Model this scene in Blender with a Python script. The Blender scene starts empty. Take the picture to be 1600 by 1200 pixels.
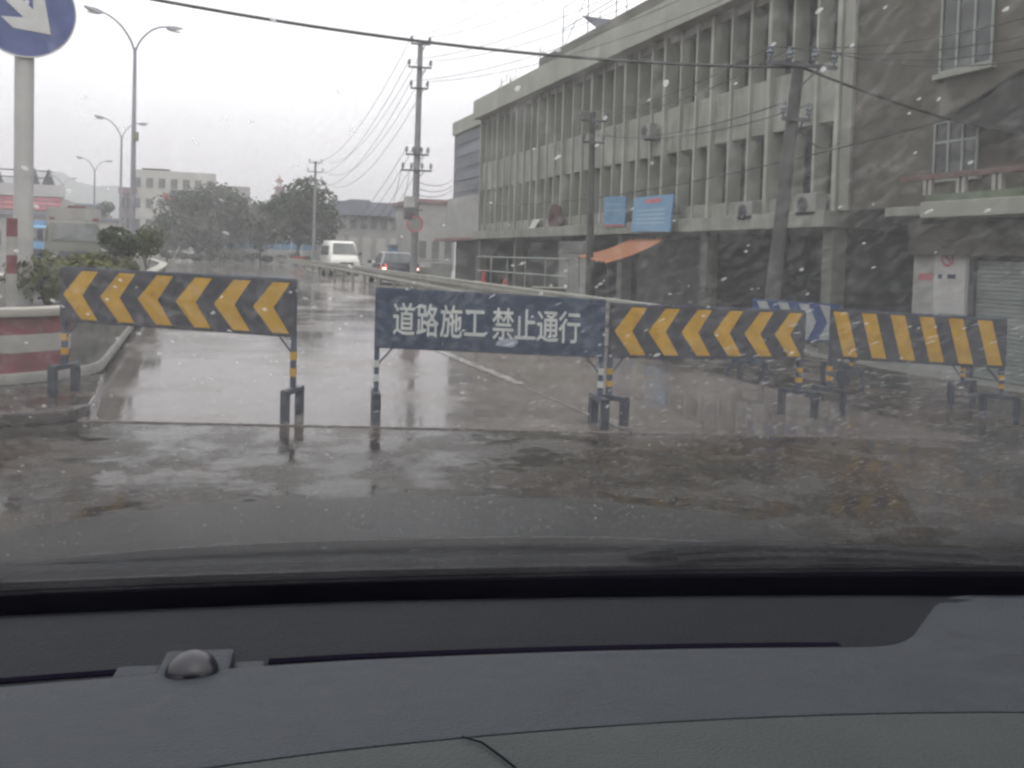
import bpy, bmesh, math, random
from mathutils import Vector, Matrix
random.seed(7)
S = bpy.context.scene
COL = S.collection
rad = math.radians

# ------------------------------------------------------------------ camera
F_PX, PITCH, ROLL, YAW, CAM_H, PPY = 1450.0, rad(2.0), rad(1.7), rad(19.0756), 1.35, 454.497
_F = Vector((math.sin(YAW)*math.cos(PITCH), math.cos(YAW)*math.cos(PITCH), -math.sin(PITCH)))
_r = Vector((math.cos(YAW), -math.sin(YAW), 0.0))
_u = _r.cross(_F)
_R = _r*math.cos(ROLL) + _u*math.sin(ROLL)
_U = _R.cross(_F)
EYE = Vector((0, 0, CAM_H))
cam = bpy.data.cameras.new('camera')
cam.sensor_width = 36.0
cam.lens = 36.0*F_PX/1600.0
cam.shift_y = -(600.0-PPY)/1600.0
cam.clip_start = 0.02
cam.clip_end = 9000.0
camo = bpy.data.objects.new('camera', cam)
COL.objects.link(camo)
camo.matrix_world = Matrix(((_R.x, _U.x, -_F.x, EYE.x), (_R.y, _U.y, -_F.y, EYE.y), (_R.z, _U.z, -_F.z, EYE.z), (0, 0, 0, 1)))
S.camera = camo

# ------------------------------------------------------------------ sky (overcast, rain)
SUN_EL, SUN_ROT = rad(62), rad(150)
W = bpy.data.worlds.new('World')
S.world = W
W.use_nodes = True
nt = W.node_tree
for n in list(nt.nodes):
    nt.nodes.remove(n)
wn = nt.nodes.new
out = wn('ShaderNodeOutputWorld'); bg = wn('ShaderNodeBackground')
sky = wn('ShaderNodeTexSky'); sky.sky_type = 'NISHITA'; sky.sun_disc = False
sky.sun_elevation = SUN_EL; sky.sun_rotation = SUN_ROT; sky.air_density = 1.0; sky.dust_density = 4.0
skys = wn('ShaderNodeVectorMath'); skys.operation = 'SCALE'; skys.inputs['Scale'].default_value = 0.10
tc = wn('ShaderNodeTexCoord'); sep = wn('ShaderNodeSeparateXYZ')
ramp = wn('ShaderNodeValToRGB')
e = ramp.color_ramp.elements
e[0].position = 0.0; e[0].color = (0.66, 0.615, 0.645, 1)
e[1].position = 0.9; e[1].color = (1.45, 1.44, 1.47, 1)
k = e.new(0.06); k.color = (0.74, 0.69, 0.72, 1)
k = e.new(0.16); k.color = (0.92, 0.885, 0.905, 1)
k = e.new(0.30); k.color = (1.15, 1.13, 1.15, 1)
nz = wn('ShaderNodeTexNoise'); nz.inputs['Scale'].default_value = 3.2; nz.inputs['Detail'].default_value = 4
nzm = wn('ShaderNodeMapping'); nzm.inputs['Scale'].default_value = (1, 1, 2.6)
mr = wn('ShaderNodeMapRange'); mr.inputs[1].default_value = 0.3; mr.inputs[2].default_value = 0.7
mr.inputs[3].default_value = 0.90; mr.inputs[4].default_value = 1.09
cl = wn('ShaderNodeVectorMath'); cl.operation = 'SCALE'
mx = wn('ShaderNodeMix'); mx.data_type = 'RGBA'; mx.inputs['Factor'].default_value = 0.9
L = nt.links.new
L(tc.outputs['Generated'], sep.inputs[0]); L(sep.outputs['Z'], ramp.inputs[0])
L(tc.outputs['Generated'], nzm.inputs['Vector']); L(nzm.outputs[0], nz.inputs['Vector'])
L(nz.outputs['Fac'], mr.inputs[0]); L(ramp.outputs[0], cl.inputs[0]); L(mr.outputs[0], cl.inputs['Scale'])
L(sky.outputs[0], skys.inputs[0]); L(skys.outputs[0], mx.inputs['A']); L(cl.outputs[0], mx.inputs['B'])
L(mx.outputs['Result'], bg.inputs['Color']); L(bg.outputs[0], out.inputs['Surface'])
bg.inputs['Strength'].default_value = 1.96

sun = bpy.data.lights.new('sun', 'SUN'); sun.energy = 0.5; sun.angle = rad(40); sun.color = (1.0, 0.97, 0.93)
suno = bpy.data.objects.new('sun', sun); COL.objects.link(suno)
suno.rotation_euler = (rad(90)-SUN_EL, 0, rad(180)-SUN_ROT)

S.view_settings.view_transform = 'Standard'
S.view_settings.look = 'None'
S.view_settings.exposure = 0.0
S.view_settings.gamma = 1.0
S.view_settings.use_curve_mapping = False
S.render.engine = 'CYCLES'
cy = S.cycles
cy.use_denoising = True
cy.max_bounces = 6; cy.diffuse_bounces = 2; cy.glossy_bounces = 3; cy.transmission_bounces = 2
cy.adaptive_threshold = 0.04
cy.transparent_max_bounces = 16; cy.volume_bounces = 0
cy.sample_clamp_indirect = 4.0
cy.filter_width = 2.6
cy.caustics_reflective = False; cy.caustics_refractive = False

# ------------------------------------------------------------------ helpers: places
def ray(px, py):
    return _F + _R*((px-800)/F_PX) + _U*((PPY-py)/F_PX)
def gnd(px, py, z=0.0):
    d = ray(px, py); return EYE + d*((z-CAM_H)/d.z)
def atX(px, py, X):
    d = ray(px, py); return EYE + d*(X/d.x)
def atY(px, py, Y):
    d = ray(px, py); return EYE + d*(Y/d.y)
def at(px, py, t):
    return EYE + ray(px, py)*t
def sstep(a, b, x):
    t = max(0.0, min(1.0, (x-a)/(b-a))); return t*t*(3-2*t)
BASE_R = -1.08                       # the shop row stands lower than the road
def gz(x, y):
    return BASE_R*sstep(8.6, 14.0, x)*(1-sstep(70, 95, y))

# ------------------------------------------------------------------ helpers: materials
def mat(name, col, rough=0.7, var=0.25, scale=3.0, metal=0.0, bump=0.0, bscale=40.0, col2=None, spec=0.4,
        stretch=None, emit=None, rvar=0.0, coat=0.0):
    m = bpy.data.materials.new(name); m.use_nodes = True
    t = m.node_tree; N = t.nodes.new; K = t.links.new
    p = t.nodes['Principled BSDF']
    p.inputs['Roughness'].default_value = rough; p.inputs['Metallic'].default_value = metal
    p.inputs['Specular IOR Level'].default_value = spec
    p.inputs['Coat Weight'].default_value = coat; p.inputs['Coat Roughness'].default_value = 0.08
    g = N('ShaderNodeNewGeometry')
    vec = g.outputs['Position']
    if stretch:
        mp = N('ShaderNodeMapping'); mp.inputs['Scale'].default_value = stretch
        K(vec, mp.inputs['Vector']); vec = mp.outputs[0]
    n = N('ShaderNodeTexNoise'); n.inputs['Scale'].default_value = scale; n.inputs['Detail'].default_value = 6; n.inputs['Roughness'].default_value = 0.62
    K(vec, n.inputs['Vector'])
    r = N('ShaderNodeValToRGB'); r.color_ramp.elements[0].position = 0.3; r.color_ramp.elements[1].position = 0.72
    if col2 is None:
        a = [c*(1-var) for c in col]; b = [min(1, c*(1+var)) for c in col]
    else:
        a, b = col, col2
    r.color_ramp.elements[0].color = (*a, 1); r.color_ramp.elements[1].color = (*b, 1)
    K(n.outputs['Fac'], r.inputs[0]); K(r.outputs[0], p.inputs['Base Color'])
    if rvar:
        q = N('ShaderNodeMapRange'); q.inputs[3].default_value = max(0.02, rough-rvar); q.inputs[4].default_value = min(1, rough+rvar)
        q.inputs[1].default_value = 0.35; q.inputs[2].default_value = 0.65
        K(n.outputs['Fac'], q.inputs[0]); K(q.outputs[0], p.inputs['Roughness'])
    if bump:
        b2 = N('ShaderNodeTexNoise'); b2.inputs['Scale'].default_value = bscale; b2.inputs['Detail'].default_value = 4
        K(vec, b2.inputs['Vector'])
        bp = N('ShaderNodeBump'); bp.inputs['Strength'].default_value = bump; bp.inputs['Distance'].default_value = 0.02
        K(b2.outputs['Fac'], bp.inputs['Height']); K(bp.outputs[0], p.inputs['Normal'])
    if emit:
        p.inputs['Emission Color'].default_value = (*emit[:3], 1); p.inputs['Emission Strength'].default_value = emit[3]
    return m

def wet_mat(name, dry, wetc, patch=0.35, r0=0.06, r1=0.42, lo=0.42, hi=0.62, bump=0.12, brown=None, rip=9.0):
    """wet ground: puddles (smooth, darker) between rougher damp patches"""
    m = bpy.data.materials.new(name); m.use_nodes = True
    t = m.node_tree; N = t.nodes.new; K = t.links.new
    p = t.nodes['Principled BSDF']; p.inputs['IOR'].default_value = 1.46
    g = N('ShaderNodeNewGeometry'); pos = g.outputs['Position']
    n = N('ShaderNodeTexNoise'); n.inputs['Scale'].default_value = patch; n.inputs['Detail'].default_value = 5; n.inputs['Roughness'].default_value = 0.6
    K(pos, n.inputs['Vector'])
    f = N('ShaderNodeMapRange'); f.interpolation_type = 'SMOOTHSTEP'
    f.inputs[1].default_value = lo; f.inputs[2].default_value = hi
    K(n.outputs['Fac'], f.inputs[0])
    fine = N('ShaderNodeTexNoise'); fine.inputs['Scale'].default_value = 14; fine.inputs['Detail'].default_value = 6
    K(pos, fine.inputs['Vector'])
    c = N('ShaderNodeMix'); c.data_type = 'RGBA'
    c.inputs['A'].default_value = (*wetc, 1); c.inputs['B'].default_value = (*dry, 1)
    K(f.outputs[0], c.inputs['Factor'])
    fr = N('ShaderNodeMapRange'); fr.inputs[1].default_value = 0.3; fr.inputs[2].default_value = 0.7; fr.inputs[3].default_value = 0.62; fr.inputs[4].default_value = 1.3
    K(fine.outputs['Fac'], fr.inputs[0])
    v = N('ShaderNodeVectorMath'); v.operation = 'SCALE'
    K(c.outputs['Result'], v.inputs[0]); K(fr.outputs[0], v.inputs['Scale'])
    colour = v.outputs[0]
    if brown:
        bn = N('ShaderNodeTexNoise'); bn.inputs['Scale'].default_value = 0.8; bn.inputs['Detail'].default_value = 5
        K(pos, bn.inputs['Vector'])
        bf = N('ShaderNodeMapRange'); bf.inputs[1].default_value = 0.5; bf.inputs[2].default_value = 0.66
        K(bn.outputs['Fac'], bf.inputs[0])
        bm_ = N('ShaderNodeMix'); bm_.data_type = 'RGBA'; bm_.inputs['B'].default_value = (*brown, 1)
        K(bf.outputs[0], bm_.inputs['Factor']); K(colour, bm_.inputs['A']); colour = bm_.outputs['Result']
    K(colour, p.inputs['Base Color'])
    rr = N('ShaderNodeMapRange'); rr.inputs[3].default_value = r0; rr.inputs[4].default_value = r1
    K(f.outputs[0], rr.inputs[0]); K(rr.outputs[0], p.inputs['Roughness'])
    # relief: grit where damp, faint ripples on water
    rp = N('ShaderNodeTexNoise'); rp.inputs['Scale'].default_value = rip; rp.inputs['Detail'].default_value = 2
    K(pos, rp.inputs['Vector'])
    gr = N('ShaderNodeTexNoise'); gr.inputs['Scale'].default_value = 70; gr.inputs['Detail'].default_value = 3
    K(pos, gr.inputs['Vector'])
    mu = N('ShaderNodeMath'); mu.operation = 'MULTIPLY'; K(gr.outputs['Fac'], mu.inputs[0]); K(f.outputs[0], mu.inputs[1])
    ad = N('ShaderNodeMath'); ad.operation = 'MULTIPLY_ADD'; ad.inputs[1].default_value = 0.35
    K(rp.outputs['Fac'], ad.inputs[0]); K(mu.outputs[0], ad.inputs[2])
    bp = N('ShaderNodeBump'); bp.inputs['Strength'].default_value = bump; bp.inputs['Distance'].default_value = 0.02
    K(ad.outputs[0], bp.inputs['Height']); K(bp.outputs[0], p.inputs['Normal'])
    return m

def leaf_mat(name, col):
    m = bpy.data.materials.new(name); m.use_nodes = True
    t = m.node_tree; N = t.nodes.new; K = t.links.new
    p = t.nodes['Principled BSDF']; p.inputs['Roughness'].default_value = 0.7; p.inputs['Specular IOR Level'].default_value = 0.15
    g = N('ShaderNodeNewGeometry'); n = N('ShaderNodeTexNoise'); n.inputs['Scale'].default_value = 1.6; n.inputs['Detail'].default_value = 5
    K(g.outputs['Position'], n.inputs['Vector'])
    r = N('ShaderNodeValToRGB'); r.color_ramp.elements[0].position = 0.32; r.color_ramp.elements[1].position = 0.7
    r.color_ramp.elements[0].color = (*[c*0.6 for c in col], 1); r.color_ramp.elements[1].color = (col[0]*1.5, col[1]*1.35, col[2]*1.1, 1)
    K(n.outputs['Fac'], r.inputs[0]); K(r.outputs[0], p.inputs['Base Color'])
    return m

M = {}
M['concrete'] = mat('weathered_concrete', (0.143, 0.145, 0.124), 0.85, col2=(0.285, 0.290, 0.253), scale=1.9, bump=0.15, bscale=18, stretch=(1, 1, 0.3))
M['concrete_light'] = mat('pale_concrete', (0.213, 0.220, 0.185), 0.8, col2=(0.301, 0.307, 0.262), scale=1.1, bump=0.1, bscale=20, stretch=(1, 1, 0.35))
M['fin_paint'] = mat('stained_fin_render', (0.217, 0.225, 0.189), 0.8, col2=(0.328, 0.337, 0.284), scale=1.5, stretch=(1, 1, 0.25), bump=0.1)
M['wall_grey'] = mat('grey_render_wall', (0.108, 0.110, 0.092), 0.85, col2=(0.164, 0.167, 0.140), scale=1.2, stretch=(1, 1, 0.4))
M['stucco'] = mat('stained_brown_stucco', (0.044, 0.040, 0.031), 0.9, col2=(0.098, 0.088, 0.069), scale=0.9, bump=0.3, bscale=30)
M['blue_wall'] = mat('blue_grey_cladding', (0.076, 0.083, 0.095), 0.6, col2=(0.105, 0.112, 0.124), scale=1.0)
M['dark_glass'] = mat('dark_window_glass', (0.025, 0.028, 0.03), 0.12, var=0.4, scale=1.0, spec=0.5)
M['curtain'] = mat('pale_curtained_window', (0.13, 0.135, 0.125), 0.4, col2=(0.22, 0.225, 0.21), scale=3, stretch=(1, 6, 0.3))
M['dim_glass'] = mat('dusty_window_glass', (0.10, 0.105, 0.10), 0.25, var=0.4, scale=1.5, spec=0.5)
M['frame_dark'] = mat('dark_window_frame', (0.06, 0.06, 0.055), 0.6)
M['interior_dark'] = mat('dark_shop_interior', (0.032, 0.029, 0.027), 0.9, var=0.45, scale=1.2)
M['white_wall'] = mat('whitewashed_wall', (0.245, 0.242, 0.225), 0.85, col2=(0.323, 0.321, 0.299), scale=1.3)
M['shutter'] = mat('green_grey_shutter', (0.160, 0.182, 0.164), 0.5, col2=(0.202, 0.228, 0.202), scale=2.0)
M['black_paint'] = mat('muddy_drop_speckled_black_paint', (0.014, 0.014, 0.02), 0.45, scale=11, col2=(0.05, 0.05, 0.058))  # mud blotches, with the pale speckle of windscreen drops painted in
M['yellow_paint'] = mat('yellow_reflective_paint', (0.33, 0.185, 0.012), 0.45, col2=(0.50, 0.29, 0.02), scale=9)
M['blue_board'] = mat('muddy_drop_speckled_blue_paint', (0.012, 0.02, 0.045), 0.45, col2=(0.035, 0.052, 0.088), scale=10)  # mud on blue, blotches lightened to paint in speckle from drops on the glass
M['white_letter'] = mat('white_lettering', (0.374, 0.396, 0.374), 0.5, col2=(0.504, 0.518, 0.490), scale=9)
M['dull_white'] = mat('dirty_white_reflective', (0.20, 0.21, 0.21), 0.5, col2=(0.33, 0.34, 0.33), scale=9)
M['blue_chevron'] = mat('blue_reflective_paint', (0.017, 0.039, 0.116), 0.4, col2=(0.028, 0.055, 0.154), scale=6)
M['post_blue'] = mat('blue_steel_tube', (0.028, 0.045, 0.075), 0.4, var=0.4, scale=8)
M['foot_dark'] = mat('dirty_steel_foot', (0.025, 0.03, 0.042), 0.5, var=0.5, scale=9)
M['sign_blue'] = mat('round_sign_blue', (0.04, 0.06, 0.17), 0.45, col2=(0.075, 0.10, 0.24), scale=4)
M['sign_white'] = mat('sign_white', (0.475, 0.475, 0.461), 0.45, var=0.12)
M['sign_red'] = mat('sign_red', (0.42, 0.03, 0.035), 0.45, var=0.2)
M['galv'] = mat('galvanised_steel', (0.36, 0.36, 0.36), 0.5, var=0.15, scale=2, metal=0.3)
M['pole_grey'] = mat('grey_painted_pole', (0.34, 0.335, 0.32), 0.5, var=0.12, scale=2.5)
M['lamp_grey'] = mat('lamp_pole_paint', (0.24, 0.24, 0.27), 0.45, var=0.15)
M['red_paint'] = mat('faded_red_paint', (0.085, 0.035, 0.032), 0.7, col2=(0.23, 0.055, 0.06), scale=4)
M['white_paint'] = mat('dirty_white_paint', (0.242, 0.230, 0.207), 0.75, col2=(0.346, 0.334, 0.305), scale=4)
M['rim'] = mat('planter_rim_concrete', (0.269, 0.250, 0.218), 0.6, col2=(0.358, 0.339, 0.294), scale=4)
M['planter_side'] = mat('mossy_concrete_side', (0.07, 0.068, 0.058), 0.8, col2=(0.15, 0.145, 0.125), scale=3, bump=0.2)
M['soil'] = mat('wet_soil', (0.035, 0.028, 0.02), 0.7, var=0.5, scale=8, bump=0.5)
M['leaf_shrub'] = leaf_mat('shrub_leaves', (0.07, 0.08, 0.024))
M['leaf_dark'] = leaf_mat('dark_tree_leaves', (0.034, 0.05, 0.027))
M['leaf_bush'] = leaf_mat('clipped_bush_leaves', (0.028, 0.044, 0.017))
M['bark'] = mat('bark', (0.06, 0.05, 0.04), 0.9, var=0.4, scale=9, bump=0.4)
M['pole_dark'] = mat('weathered_dark_pole', (0.056, 0.056, 0.054), 0.8, var=0.3, scale=2.2)
M['pole_conc'] = mat('concrete_utility_pole', (0.20, 0.20, 0.205), 0.75, var=0.18, scale=2.2)
M['steel_dark'] = mat('dark_steel', (0.06, 0.06, 0.068), 0.5, var=0.3)
M['insul'] = mat('porcelain_insulator', (0.07, 0.09, 0.11), 0.2, var=0.2)
M['wire'] = mat('black_cable_sheath', (0.02, 0.02, 0.025), 0.5)
M['rail'] = mat('guard_rail_steel', (0.180, 0.177, 0.144), 0.45, col2=(0.270, 0.264, 0.222), scale=2, metal=0.2)
M['rail_light'] = mat('guard_rail_top', (0.28, 0.275, 0.235), 0.5, var=0.2, scale=2)
M['car_white'] = mat('white_car_paint', (0.72, 0.70, 0.64), 0.25, var=0.06, coat=0.5)
M['car_dark'] = mat('dark_blue_car_paint', (0.018, 0.020, 0.030), 0.25, var=0.2, coat=0.6)
M['car_grey'] = mat('grey_car_paint', (0.110, 0.110, 0.116), 0.28, var=0.08, coat=0.6)
M['tyre'] = mat('tyre_rubber', (0.018, 0.018, 0.018), 0.85)
M['rim_metal'] = mat('wheel_rim_metal', (0.35, 0.35, 0.36), 0.35, metal=0.7)
M['chrome'] = mat('bright_metal', (0.55, 0.55, 0.55), 0.25, metal=0.8)
M['plate'] = mat('number_plate', (0.013, 0.022, 0.075), 0.5)
M['tail_red'] = mat('red_tail_light', (0.55, 0.02, 0.02), 0.3, emit=(1.0, 0.05, 0.04, 2.2))
M['tail_hot'] = mat('lit_brake_bulb', (0.9, 0.5, 0.45), 0.3, emit=(1.0, 0.62, 0.5, 6.0))
M['amber'] = mat('amber_lens', (0.55, 0.22, 0.03), 0.3)
M['headlight'] = mat('headlight_lens', (0.55, 0.56, 0.56), 0.12, var=0.1, spec=0.6)
M['board_blue'] = mat('light_blue_notice_board', (0.066, 0.178, 0.304), 0.5, col2=(0.099, 0.224, 0.343), scale=2.5)
M['board_line'] = mat('pale_print', (0.225, 0.360, 0.450), 0.6, var=0.1)
M['board_red'] = mat('red_print', (0.38, 0.10, 0.12), 0.6, var=0.2)
M['orange'] = mat('orange_awning_sheet', (0.27, 0.105, 0.048), 0.6, col2=(0.360, 0.136, 0.046), scale=2.0, stretch=(1, 3, 1))
M['red_plastic'] = mat('red_plastic', (0.300, 0.036, 0.024), 0.5)
M['green_pipe'] = mat('green_grey_pipe', (0.20, 0.23, 0.20), 0.55, var=0.2)
M['ac_white'] = mat('old_white_casing', (0.205, 0.205, 0.186), 0.6, var=0.15)
M['green_rail'] = mat('green_balustrade', (0.10, 0.13, 0.075), 0.7, var=0.25)
M['maroon_rail'] = mat('maroon_hand_rail', (0.10, 0.055, 0.045), 0.6, var=0.25)
M['cream'] = mat('cream_render', (0.36, 0.35, 0.315), 0.85, col2=(0.46, 0.45, 0.41), scale=0.4)
M['cream_dark'] = mat('grey_cream_render', (0.25, 0.24, 0.225), 0.85, col2=(0.33, 0.32, 0.30), scale=0.5)
M['cream_dark_edge'] = mat('dark_stained_slab_edge', (0.085, 0.082, 0.07), 0.85, col2=(0.14, 0.135, 0.115), scale=0.8)
M['blue_hoard'] = mat('blue_site_hoarding', (0.12, 0.26, 0.42), 0.6, var=0.2, scale=0.6)
M['roof_grey'] = mat('blue_grey_roof_sheet', (0.14, 0.15, 0.18), 0.6, var=0.2, scale=0.5)
M['roof_brown'] = mat('red_brown_roof', (0.18, 0.10, 0.09), 0.8, var=0.2, scale=0.6)
M['tarp'] = mat('dark_tarpaulin', (0.013, 0.013, 0.010), 0.75, var=0.35, scale=3, bump=0.2, bscale=12)
M['brown_cloth'] = mat('brown_cloth', (0.07, 0.035, 0.035), 0.9, var=0.3, scale=6)
M['pink_board'] = mat('faded_red_hoarding', (0.50, 0.16, 0.19), 0.6, col2=(0.58, 0.24, 0.27), scale=0.7)
M['off_white'] = mat('off_white_sheet', (0.420, 0.406, 0.392), 0.7, var=0.08)
M['hill'] = mat('hazy_wooded_hill', (0.050, 0.070, 0.050), 0.95, var=0.3, scale=0.02)
M['dirt_verge'] = mat('muddy_verge', (0.07, 0.06, 0.045), 0.6, col2=(0.13, 0.115, 0.09), scale=1.2, rvar=0.2, bump=0.4, bscale=25)
M['ground'] = wet_mat('wet_rough_asphalt', (0.064, 0.055, 0.046), (0.036, 0.032, 0.027), patch=2.0, r0=0.085, r1=0.36, lo=0.42, hi=0.64, bump=0.34, brown=(0.062, 0.046, 0.031))
M['slab'] = wet_mat('wet_concrete_slab', (0.195, 0.165, 0.147), (0.13, 0.11, 0.098), patch=0.5, r0=0.055, r1=0.22, lo=0.40, hi=0.70, bump=0.08, rip=7.0)
M['scuff_pale'] = mat('pale_scrape', (0.16, 0.19, 0.24), 0.6, col2=(0.34, 0.36, 0.40), scale=40)
M['line_white'] = mat('worn_white_road_paint', (0.15, 0.135, 0.12), 0.2, col2=(0.36, 0.345, 0.31), scale=6, rvar=0.08)
M['puddle_dirt'] = M['ground']
# ------------------------------------------------------------------ helpers: meshes
class MB:
    def __init__(s): s.v = []; s.f = []
    def add(s, vs, fs):
        b = len(s.v); s.v += [tuple(p) for p in vs]; s.f += [tuple(i+b for i in q) for q in fs]; return s
    def box(s, x0, x1, y0, y1, z0, z1):
        return s.add([(x0,y0,z0),(x1,y0,z0),(x1,y1,z0),(x0,y1,z0),(x0,y0,z1),(x1,y0,z1),(x1,y1,z1),(x0,y1,z1)],
                     [(0,3,2,1),(4,5,6,7),(0,1,5,4),(1,2,6,5),(2,3,7,6),(3,0,4,7)])
    def hexa(s, a, b):              # two quads (bottom, top) joined
        return s.add(list(a)+list(b), [(0,3,2,1),(4,5,6,7),(0,1,5,4),(1,2,6,5),(2,3,7,6),(3,0,4,7)])
    def prism(s, poly, d):          # 3-D polygon pushed along d
        n = len(poly); d = Vector(d); A = [Vector(p) for p in poly]; B = [p+d for p in A]
        return s.add(A+B, [tuple(range(n))[::-1], tuple(range(n, 2*n))] + [(i, (i+1) % n, n+(i+1) % n, n+i) for i in range(n)])
    def tube(s, pts, r, n=8, r1=None, cap=True):
        pts = [Vector(p) for p in pts]; m = len(pts); b = len(s.v); prev = None
        for i, p in enumerate(pts):
            d = (pts[min(i+1, m-1)]-pts[max(i-1, 0)]).normalized()
            if prev is None:
                a = d.orthogonal().normalized()
            else:
                a = (prev - d*prev.dot(d)).normalized()
            prev = a; c = d.cross(a)
            rr = r if r1 is None else r + (r1-r)*i/(m-1)
            for k in range(n):
                t = 2*math.pi*k/n; s.v.append(tuple(p + (a*math.cos(t)+c*math.sin(t))*rr))
        for i in range(m-1):
            for k in range(n):
                s.f.append((b+i*n+k, b+i*n+(k+1) % n, b+(i+1)*n+(k+1) % n, b+(i+1)*n+k))
        if cap:
            s.f.append(tuple(b+k for k in range(n))[::-1]); s.f.append(tuple(b+(m-1)*n+k for k in range(n)))
        return s
    def bar(s, a, b, w, h):         # square bar a->b
        a = Vector(a); b = Vector(b); d = (b-a).normalized()
        up = Vector((0,0,1)) if abs(d.z) < 0.9 else Vector((0,1,0))
        x = d.cross(up).normalized()*(w/2); y = x.normalized().cross(d)*(h/2)
        return s.hexa([a-x-y, a+x-y, a+x+y, a-x+y], [b-x-y, b+x-y, b+x+y, b-x+y])
    def disc(s, c, axis, r, t, n=32):
        c = Vector(c); a = Vector(axis).normalized()
        return s.tube([c-a*t/2, c+a*t/2], r, n)
    def ring(s, c, axis, r0, r1, t, n=40):
        c = Vector(c); a = Vector(axis).normalized(); x = a.orthogonal().normalized(); y = a.cross(x); b = len(s.v)
        for k in range(n):
            d = x*math.cos(2*math.pi*k/n)+y*math.sin(2*math.pi*k/n)
            for rr, o in ((r0,-t/2),(r1,-t/2),(r1,t/2),(r0,t/2)): s.v.append(tuple(c+d*rr+a*o))
        for k in range(n):
            j = (k+1) % n
            for q in range(4): s.f.append((b+4*k+q, b+4*j+q, b+4*j+(q+1) % 4, b+4*k+(q+1) % 4))
        return s
    def grid(s, fn, us, vs):
        b = len(s.v); nu, nv = len(us), len(vs)
        for u in us:
            for v in vs: s.v.append(tuple(fn(u, v)))
        for i in range(nu-1):
            for j in range(nv-1):
                s.f.append((b+i*nv+j, b+(i+1)*nv+j, b+(i+1)*nv+j+1, b+i*nv+j+1))
        return s
    def mesh(s, name, m, smooth=False, bevel=0.0, recalc=True):
        me = bpy.data.meshes.new(name); me.from_pydata(s.v, [], s.f)
        bm = bmesh.new(); bm.from_mesh(me)
        if bevel:
            bmesh.ops.remove_doubles(bm, verts=bm.verts, dist=1e-5)
        if recalc: bmesh.ops.recalc_face_normals(bm, faces=bm.faces)
        if bevel:
            ed = [x for x in bm.edges if len(x.link_faces) == 2 and x.calc_face_angle(0) > 0.5]
            bmesh.ops.bevel(bm, geom=ed, offset=bevel, segments=2, profile=0.6, affect='EDGES', clamp_overlap=True)
        bm.to_mesh(me); bm.free()
        if m: me.materials.append(M[m] if isinstance(m, str) else m)
        if smooth:
            for p in me.polygons: p.use_smooth = True
            try: me.set_sharp_from_angle(angle=rad(40))
            except Exception: pass
        return me
    def build(s, name, m, parent=None, **kw):
        return link(name, s.mesh(name, m, **kw), parent)

def link(name, data, parent=None):
    o = bpy.data.objects.new(name, data); COL.objects.link(o)
    if parent is not None: o.parent = parent
    return o
def tag(o, label=None, cat=None, group=None, kind=None):
    if label: o['label'] = label
    if cat: o['category'] = cat
    if group: o['group'] = group
    if kind: o['kind'] = kind
    return o
def thing(name, label, cat, loc=(0,0,0), rz=0.0, group=None):
    o = bpy.data.objects.new(name, None); COL.objects.link(o)
    o.empty_display_size = 0.2; o.location = loc; o.rotation_euler = (0, 0, rz)
    return tag(o, label, cat, group)
def copy_tree(o, parent=None):
    c = o.copy(); COL.objects.link(c)
    if parent is not None: c.parent = parent
    for ch in [x for x in bpy.data.objects if x.parent == o]: copy_tree(ch, c)
    return c
def lin(a, b, n): return [a+(b-a)*i/(n-1) for i in range(n)]

# ------------------------------------------------------------------ ground, road, hills
def uniq(v): return sorted(set(round(x, 3) for x in v))
gx = uniq([-1400, -600, -200, -60, -20] + lin(-10, 24, 69) + [30, 60, 200, 600, 1400])
gy = uniq([-400, -60, -20] + lin(-6, 100, 107) + [130, 200, 500, 900, 1600])
o = MB().grid(lambda x, y: (x, y, gz(x, y)-0.004), gx, gy).build('ground', 'ground', recalc=False, smooth=True)
tag(o, kind='structure')

ROAD = [(5.55, 9.0), (5.65, 12.0), (5.8, 17.0), (6.0, 22.0), (6.4, 30.0), (6.9, 40.0), (7.3, 50.0), (7.6, 62.0), (7.4, 80.0), (5.5, 105.0)]
def rail_x(y):
    for (x0, y0), (x1, y1) in zip(ROAD, ROAD[1:]):
        if y <= y1: return x0 + (x1-x0)*(y-y0)/(y1-y0)
    return ROAD[-1][0]
def med_x(y):      # right face of the central planter; the road bends left far off
    return -0.86 - (max(0, y-34)**1.75)*0.0052
def joint_y(x): return 7.56 - 0.30*x
road = MB()
road.grid(lambda t, y: (med_x(y)-0.4 + t*(rail_x(y)+0.6-med_x(y)), y, 0.0), lin(0, 1, 9), lin(44.0, 150.0, 60))
road = road.build('road', 'slab', recalc=False); tag(road, kind='structure')
LANE_X = 3.30
ys = [None, 12.9, 18.2, 23.4, 28.6, 33.8, 39.0, 43.97]
for lane in range(2):
    for k in range(len(ys)-1):
        g = 0.012
        def corner(side, y, k_, near):
            if lane == 0: x = (med_x(y)+0.02) if side == 0 else LANE_X-g
            else: x = LANE_X+g if side == 0 else rail_x(max(y, 9.0))+0.45
            yy = joint_y(x) if k_ == 0 and near else y
            return x, yy
        y0 = 7.5 if k == 0 else ys[k]+g; y1 = ys[k+1]-g
        dz = random.uniform(-0.0012, 0.0012)
        P = []
        for (sd, yy, nr) in ((0, y0, True), (1, y0, True), (1, y1, False), (0, y1, False)):
            x, q = corner(sd, yy, k, nr); P.append((x, q))
        mb = MB(); mb.hexa([(x, y, -0.15) for x, y in P], [(x, y, 0.008+dz) for x, y in P])
        mb.build('slab', 'slab', road, bevel=0.006)
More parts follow.
